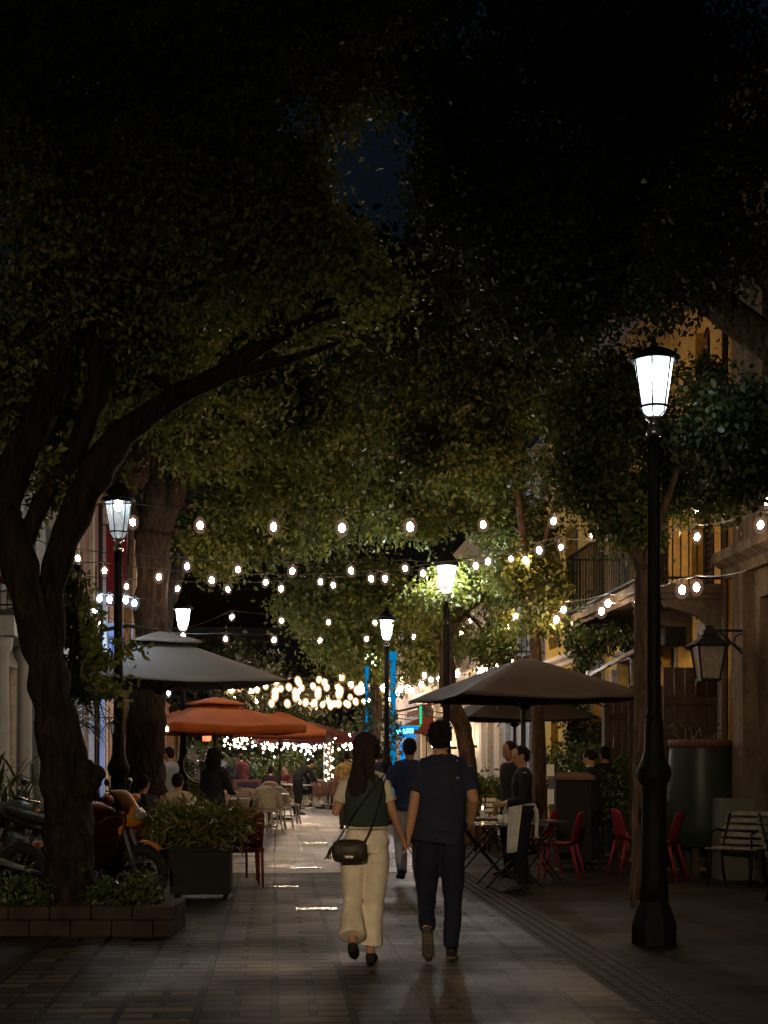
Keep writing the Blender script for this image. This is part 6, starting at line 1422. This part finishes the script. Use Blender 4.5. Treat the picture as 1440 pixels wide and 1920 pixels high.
    if hairs == 'short': elli((0, -.022, .035), (.086, .098, .098)); elli((0, -.045, -.012), (.076, .066, .075))
    elif hairs == 'thick': elli((0, -.018, .038), (.092, .102, .096)); elli((-.03, .0, .085), (.05, .06, .045)); elli((0, -.045, -.012), (.084, .07, .075)); elli((.03, .03, .09), (.05, .05, .04))
    elif hairs == 'long':
        elli((0, -.022, .033), (.108, .112, .108)); elli((0, -.05, -.015), (.098, .08, .085)); elli((.03, .0, .0), (.085, .08, .08))
        b.tube([HT(0, -.075, .02), HT(-.02, -.1, -.08), HT(-.03, -.1, -.17)-V(0, .03, 0), HT(-.03, -.1, -.27)-V(0, .03, 0), HT(-.025, -.095, -.36)-V(0, .02, 0), HT(-.02, -.09, -.41)], [.07*k, .05*k, .06*k, .076*k, .068*k, .02*k], 14, xax=s_, ry=[.05*k, .045*k, .042*k, .038*k, .03*k, .01*k])
    elif hairs == 'curly':
        elli((0, -.03, .03), (.125, .125, .125)); elli((0, -.05, -.09), (.13, .11, .12)); elli((0, -.05, -.17), (.12, .09, .08))
    elif hairs == 'tied': elli((0, -.022, .035), (.088, .1, .1)); elli((0, -.11, .03), (.05, .045, .05))
    amp = .012 if hairs == 'curly' else .004
    if vox < .012:
        for k_ in range(60):
            x0 = random.uniform(-.09, .09); L_ = random.uniform(.1, .42) if hairs == 'long' else random.uniform(.02, .04)
            p0 = HT(x0, -.10+.3*x0*x0, random.uniform(-.02, .09) if hairs == 'long' else random.uniform(-.04, .12)); b.tube([p0, p0+V(random.uniform(-.015, .015), -.012, -L_*.5), p0+V(random.uniform(-.03, .03), -.004, -L_)], [.007, .006, .003], 5)
    me = remesh(b, .011 if vox > .012 else .007, 2, lambda v: amp*noise.noise(v*38)+amp*.8*noise.noise(v*85)); me.materials.append(M[hairm]); link('hair', me, t)
    return t
def conv(loc, d0):
    return lambda px, py, dy=0: tuple(W(px, py, d0+dy)-Vector(loc))

# the couple
ml = GD(826, 10.8); c = conv(ml, 10.8)
Jm = pose(1.78, hea=c(825, 1385, .02), nek=c(826, 1417), shc=c(829, 1431), che=c(830, 1466), wai=c(829, 1515), pel=c(824, 1560), shL=c(790, 1438), shR=c(872, 1438), elL=c(777, 1505, -.02), wrL=c(767, 1566, .0), haL=c(763, 1600, .0),
          elR=c(888, 1500, .0), wrR=c(884, 1542, .18), haR=c(878, 1548, .3), hiL=c(803, 1578), hiR=c(848, 1578), knL=c(799, 1675, .06), anL=c(801, 1740, -.28), toL=c(803, 1787, -.20), knR=c(850, 1680, .03), anR=c(845, 1776, .0))
man = person('man in dark navy shirt and dark trousers walking away hand in hand with the woman', ml, 0, Jm, cloth('navy cotton', (.02, .023, .04)), cloth('dark navy denim', (.013, .015, .03)), 'hair_bk', 'skin', .0105, 1.08, fold=.008, sleeve=.36, hem=-.07, hairs='thick', shoe='shoe', sole='sole', legw=.98, curl=.9, face=(.05, 1, 0))
b = MB(); n0 = Jm['nek']
b.tube([n0+V(0, -.004, -.055), n0+V(0, -.004, -.03), n0+V(0, -.006, -.002)], [.1, .084, .07], 16, ry=[.092, .084, .074], cap=False); o = b.build('collar', cloth('navy collar', (.022, .025, .042)), man, True); sd = o.modifiers.new('s', 'SOLIDIFY'); sd.thickness = .006
wl = GD(686, 10.62); c = conv(wl, 10.62)
Jw = pose(1.66, hea=c(687, 1405, .0), nek=c(685, 1444), shc=c(685, 1457), che=c(686, 1490), wai=c(687, 1535), pel=c(688, 1580), shL=c(652, 1466), shR=c(719, 1466), elL=c(628, 1526, -.02), wrL=c(646, 1490, .2), haL=c(652, 1475, .28),
          elR=c(738, 1527, -.03), wrR=c(756, 1572, .06), haR=c(764, 1602, .07), hiL=c(664, 1598), hiR=c(710, 1598), knL=c(660, 1690, .02), anL=c(661, 1768, -.2), toL=c(664, 1790, -.06), knR=c(701, 1692, .03), anR=c(694, 1788, .0))
M['cream_cloth'] = cloth('cream trousers', (.74, .65, .50), .85, .3, .1)
wom = person('woman in green vest and cream flared trousers walking away with long dark hair', wl, 0, Jw, cloth('off white cotton', (.58, .52, .40)), M['cream_cloth'], 'hair', 'skin', .0105, 1.0, fold=.008, sleeve=.32, hem=.09, hairs='long', sex='f', legw=1.08, flare=1.78, leglen=.86, curl=.9, face=(.25, 1, 0), topname='tee_shirt')
b = MB(); sdx = (Jw['shR']-Jw['shL']).normalized()
b.tube([c(687, 1549, 0), c(687, 1530), c(686, 1490), c(686, 1462), c(686, 1452)], [.168, .162, .172, .148, .11], 26, xax=sdx, ry=[.135, .128, .140, .118, .098])
me = remesh(b, .011, 3, lambda v: .006*noise.noise(v*10)+.002*noise.noise(v*40)); me.materials.append(cloth('dark green knit', (.034, .052, .042), .9, .5)); link('vest', me, wom)
b = MB(); b.tube([c(644, 1557, -.03), c(640, 1575, -.06)], .006, 6)
# shoulder bag with strap and tassel: carried, so a thing of its own
bl = Vector(W(655, 1596, 10.42)); t = thing('shoulder_bag', 'small dark brown oval shoulder bag hanging behind the woman on a thin strap', 'bag', bl, 0)
b = MB(); b.tube([V(-.125, 0, .0), V(-.11, 0, 0), V(-.05, 0, 0), V(.05, 0, 0), V(.11, 0, 0), V(.125, 0, 0)], [.045, .072, .088, .088, .075, .05], 18, xax=(0, 0, 1), ry=[.02, .035, .045, .045, .035, .02])
me = remesh(b, .01, 2, lambda v: .002*noise.noise(v*30)); me.materials.append(mat('dark brown leather', (.035, .024, .016), .45, 0, .25, 14, .2)); link('body', me, t)
b = MB(); b.tube([V(-.12, -.02, .06), V(0, -.055, .045), V(.12, -.02, .06)], .004, 6); b.bb(-.03, .03, -.058, -.05, -.045, -.03); b.build('trim', M['steel'], t)
b = MB(); l_ = lambda x, y, q: W(x, y, q)-bl
b.tube([l_(630, 1580, 10.44), l_(640, 1566, 10.44), l_(650, 1549, 10.47), l_(660, 1530, 10.46), l_(690, 1490, 10.45), l_(718, 1455, 10.55), l_(722, 1452, 10.62)], .005, 6); b.tube([l_(682, 1580, 10.44), l_(690, 1565, 10.45), l_(697, 1548, 10.47), l_(712, 1500, 10.47), l_(722, 1460, 10.55)], .005, 6); b.build('strap', M['shoe'], t, True)
b = MB()
for k_ in range(12): b.tube([V(-.125, -.01, .04), V(-.14+random.uniform(-.02, .02), -.01, .0), V(-.155+random.uniform(-.03, .03), -.01+random.uniform(-.02, .02), -.06)], [.005, .004, .002], 5)
b.build('tassel', M['shoe'], t)

# man in blue just ahead of the couple
bl_ = GD(768, 17.2)
J = pose(1.76, knL=(-.1, .12, .5), anL=(-.1, -.12, .16), knR=(.1, .05, .5), anR=(.1, .0, .09), elL=(-.26, -.06, 1.14), wrL=(-.26, .02, .9), elR=(.26, -.04, 1.14), wrR=(.25, .1, .92))
person('man in a blue shirt and pale trousers walking ahead between the couple', bl_, .05, J, cloth('blue cotton', (.018, .024, .07)), cloth('pale grey trousers', (.26, .27, .30)), 'hair_bk', 'skin_dk', .016, 1.12, sleeve=.4, hem=-.06, shoe='shoe')
# waiter with white apron
wt = GD(980, 16.3)
J = pose(1.66, wrR=(.12, .22, 1.0), elR=(.27, .02, 1.05), wrL=(-.1, .24, 1.0), elL=(-.27, .02, 1.05), anL=(-.09, .02, .09), anR=(.1, -.06, .09), knL=(-.09, .03, .48))
p = person('waiter in black shirt with a pale apron standing by the dark tables', wt, math.radians(90), J, cloth('black cotton', (.012, .012, .014)), cloth('black trousers', (.011, .011, .012)), 'hair_bk', 'skin', .016, 1.1, sleeve=.85, hem=-.02, face=(-.1, 1, 0))
b = MB(); vs = []
for i in range(9):
    f = i/8; z = 1.0-.56*f
    for k_ in range(11):
        u = -1+k_/5; a = math.radians(90-u*(88-24*f)); R = .182+.022*f+.012*math.sin(u*5+f*2)*f; z = 1.0-(.56+.03*u)*f; vs.append((R*math.cos(a)*1.02+.004*math.sin(u*9+i), (R-.045)*math.sin(a)+.012+.008*math.sin(u*11), z))
b.add(vs, [(i*11+k_, i*11+k_+1, (i+1)*11+k_+1, (i+1)*11+k_) for i in range(8) for k_ in range(10)]); o = b.build('apron', cloth('off white apron', (.62, .57, .5)), p, True); sd = o.modifiers.new('s', 'SOLIDIFY'); sd.thickness = .006
b = MB(); b.torus((0, 0, 1.0), .165, .012, 24, 6, Matrix.Diagonal((1.05, .8, 1))); 
for x in (-.03, .0, .03): b.tube([(x, -.14, .99), (x*2, -.16, .85), (x*2.6, -.155, .66-abs(x))], [.012, .014, .012], 6)
b.build('apron_tie', cloth('white tie', (.5, .48, .44)), p)
J = pose(1.74); person('person in black standing right behind the waiter', GD(958, 18.6), math.radians(120), J, cloth('black top', (.014, .014, .016)), cloth('black trousers b', (.012, .012, .012)), 'hair_bk', 'skin_dk', .018, 1.0, sleeve=.9)
J = pose(1.64, elR=(.22, .08, 1.08), wrR=(.12, .25, 1.12), elL=(-.22, .08, 1.08), wrL=(-.1, .25, 1.12), anR=(.1, -.12, .09))
person('person dressed in black behind the host stand near the glossy bush', GD(1108, 20.3), math.radians(62), J, cloth('black coat', (.012, .012, .013)), cloth('black trousers c', (.01, .01, .011)), 'hair_bk', 'skin', .018, 1.12, sleeve=.95, hem=-.12, face=(.2, 1, 0), hairs='tied')
J = pose(1.7); person('second person in black beside the one at the host stand', GD(1135, 21.6), math.radians(20), J, cloth('black jumper', (.014, .014, .014)), cloth('black trousers d', (.011, .011, .012)), 'hair_bk', 'skin_dk', .018, 1.1, sleeve=.9)
# seated man in pale shirt
def seated(H=1.7, lean=.08, **kw):
    k = H/1.75
    d = dict(pel=(0, 0, .52), wai=(0, .01, .67), che=(0, .02+lean*.5, .86), shc=(0, lean*.8, .99), nek=(0, lean, 1.06), hea=(0, lean+.03, 1.19), shR=(.18, lean*.8, .98), shL=(-.18, lean*.8, .98), elR=(.24, lean+.1, .74), elL=(-.24, lean+.1, .74),
             wrR=(.15, lean+.33, .79), wrL=(-.15, lean+.33, .79), hiR=(.09, .02, .5), hiL=(-.09, .02, .5), knR=(.13, .44, .5), knL=(-.13, .44, .5), anR=(.13, .44, .09), anL=(-.13, .44, .09)); d.update(kw)
    return pose(H, **d)
g = GD(336, 19.8)
person('man in a pale tan shirt seated with his back to the camera behind the planter', g, math.radians(18), seated(), cloth('pale tan cotton', (.40, .34, .22)), cloth('dark trousers e', (.03, .03, .03)), 'hair_bk', 'skin', .015, 1.22, sleeve=.38, face=(.3, 1, 0))
dup(wc, g+V(0, -.02, 0), math.radians(18), 'chair under the seated man in the pale tan shirt')
g = GD(402, 21.5)
person('woman with big curly black hair in dark clothes standing at a table', g, math.radians(-30), pose(1.66, elR=(.24, .08, 1.02), wrR=(.16, .3, 1.0), elL=(-.24, .05, 1.02), wrL=(-.14, .28, 1.0)), cloth('dark navy top', (.014, .015, .022)), cloth('black skirt', (.012, .012, .012)), 'hair_bk', 'skin_dk', .017, 1.12, sleeve=.85, hem=-.06, hairs='curly', sex='f')
g = GD(318, 24.8)
person('man in a pale blue shirt standing left of the pedestal fan', g, math.radians(60), pose(1.72, elR=(.2, .12, 1.1), wrR=(.08, .32, 1.15)), cloth('pale blue cotton', (.30, .36, .38)), cloth('dark trousers f', (.04, .04, .045)), 'hair_bk', 'skin', .018, 1.12, sleeve=.9, hem=-.06)
g = GD(262, 18.6)
person('seated person in dark clothes between the motorcycle and the dark trunk', g, math.radians(-20), seated(1.66), cloth('dark grey top', (.03, .03, .034)), cloth('dark trousers g', (.02, .02, .02)), 'hair_bk', 'skin', .018, 1.1, sleeve=.85)
dup(wb, g+V(0, -.02, 0), math.radians(-20), 'chair under the seated person beside the motorcycle')
g = GD(222, 20.0)
person('seated person with brown hair half hidden behind the motorcycle cowl', g, math.radians(30), seated(1.62), cloth('brown top', (.10, .06, .04)), cloth('dark trousers h', (.02, .02, .02)), 'hair', 'skin', .018, 1.0, sleeve=.85)
dup(wb, g+V(0, -.02, 0), math.radians(30), 'chair under the person with brown hair at left')
# leaning waiter far away and the far guests
g = GD(558, 39.2)
person('waiter in black leaning over a far table', g, math.radians(-60), pose(1.7, che=(0, .16, 1.2), shc=(0, .26, 1.27), nek=(0, .32, 1.31), hea=(0, .40, 1.39), shR=(.18, .25, 1.26), shL=(-.18, .25, 1.26), elR=(.22, .38, 1.02), wrR=(.2, .52, .85), elL=(-.22, .38, 1.02), wrL=(-.2, .52, .85)),
       cloth('black waiter shirt', (.014, .013, .014)), cloth('black waiter trousers', (.012, .012, .013)), 'hair_bk', 'skin', .022, 1.1, sleeve=.9)
fl = cloth('yellow floral shirt', (.55, .36, .12), .8, .1, .5); g = GD(650, 31)
person('person in a yellow patterned shirt walking beyond the woman left shoulder', g, 0, pose(1.7, hea=(0, .02, 1.58)), fl, cloth('brown trousers', (.08, .06, .05)), 'hair', 'skin', .02, 1.1, sleeve=.4, hem=-.06)
cols = [('white top', (.4, .4, .38)), ('dark top i', (.02, .02, .03)), ('reddish top', (.07, .02, .02)), ('grey blue top', (.12, .15, .17)), ('dark top j', (.03, .02, .02)), ('white shirt far', (.45, .44, .42))]
fp = [(417, 43, 0, 0, 'distant person in a white top left of the chalkboard', 'stand', (.3, 0)), (433, 42, 1, 1.2, 'distant person in black just left of the chalkboard', 'stand', 0), (452, 47, 2, .5, 'distant person in reddish clothes behind the chalkboard', 'stand', 0), (470, 50, 3, -.6, 'distant person in grey blue beyond the chalkboard', 'stand', 0),
      (507, 40.5, 4, 0, 'distant seated guest in black left of the leaning waiter', 'sit', 0), (538, 47, 2, 2.6, 'distant seated guest at the hedge', 'sit', 0), (585, 44.5, 1, 1.5, 'distant seated guest right of the leaning waiter', 'sit', 0), (656, 42, 4, -.8, 'distant seated guest close to the woman elbow', 'sit', 0),
      (706, 38, 1, .3, 'distant person in dark clothes right of the woman head', 'stand', 0), (400, 46, 4, 0, 'distant person in dark clothes near the lit sign post', 'stand', 0), (715, 46, 2, 0, 'distant person in pink beyond the far lamp post', 'stand', 0)]
mats_ = [cloth(n, c_) for n, c_ in cols]; dk = cloth('far dark trousers', (.03, .03, .035))
for px, d, ci, rz, lb, ty, _ in fp:
    J = pose(1.7) if ty == 'stand' else seated(1.68)
    person(lb, GD(px, d), rz, J, mats_[ci], dk, 'hair_bk', 'skin', .028, 1.08, sleeve=.8 if ci != 0 else .4, fold=.004)
    if ty == 'sit': dup(wb, GD(px, d), rz, 'chair under the '+lb)
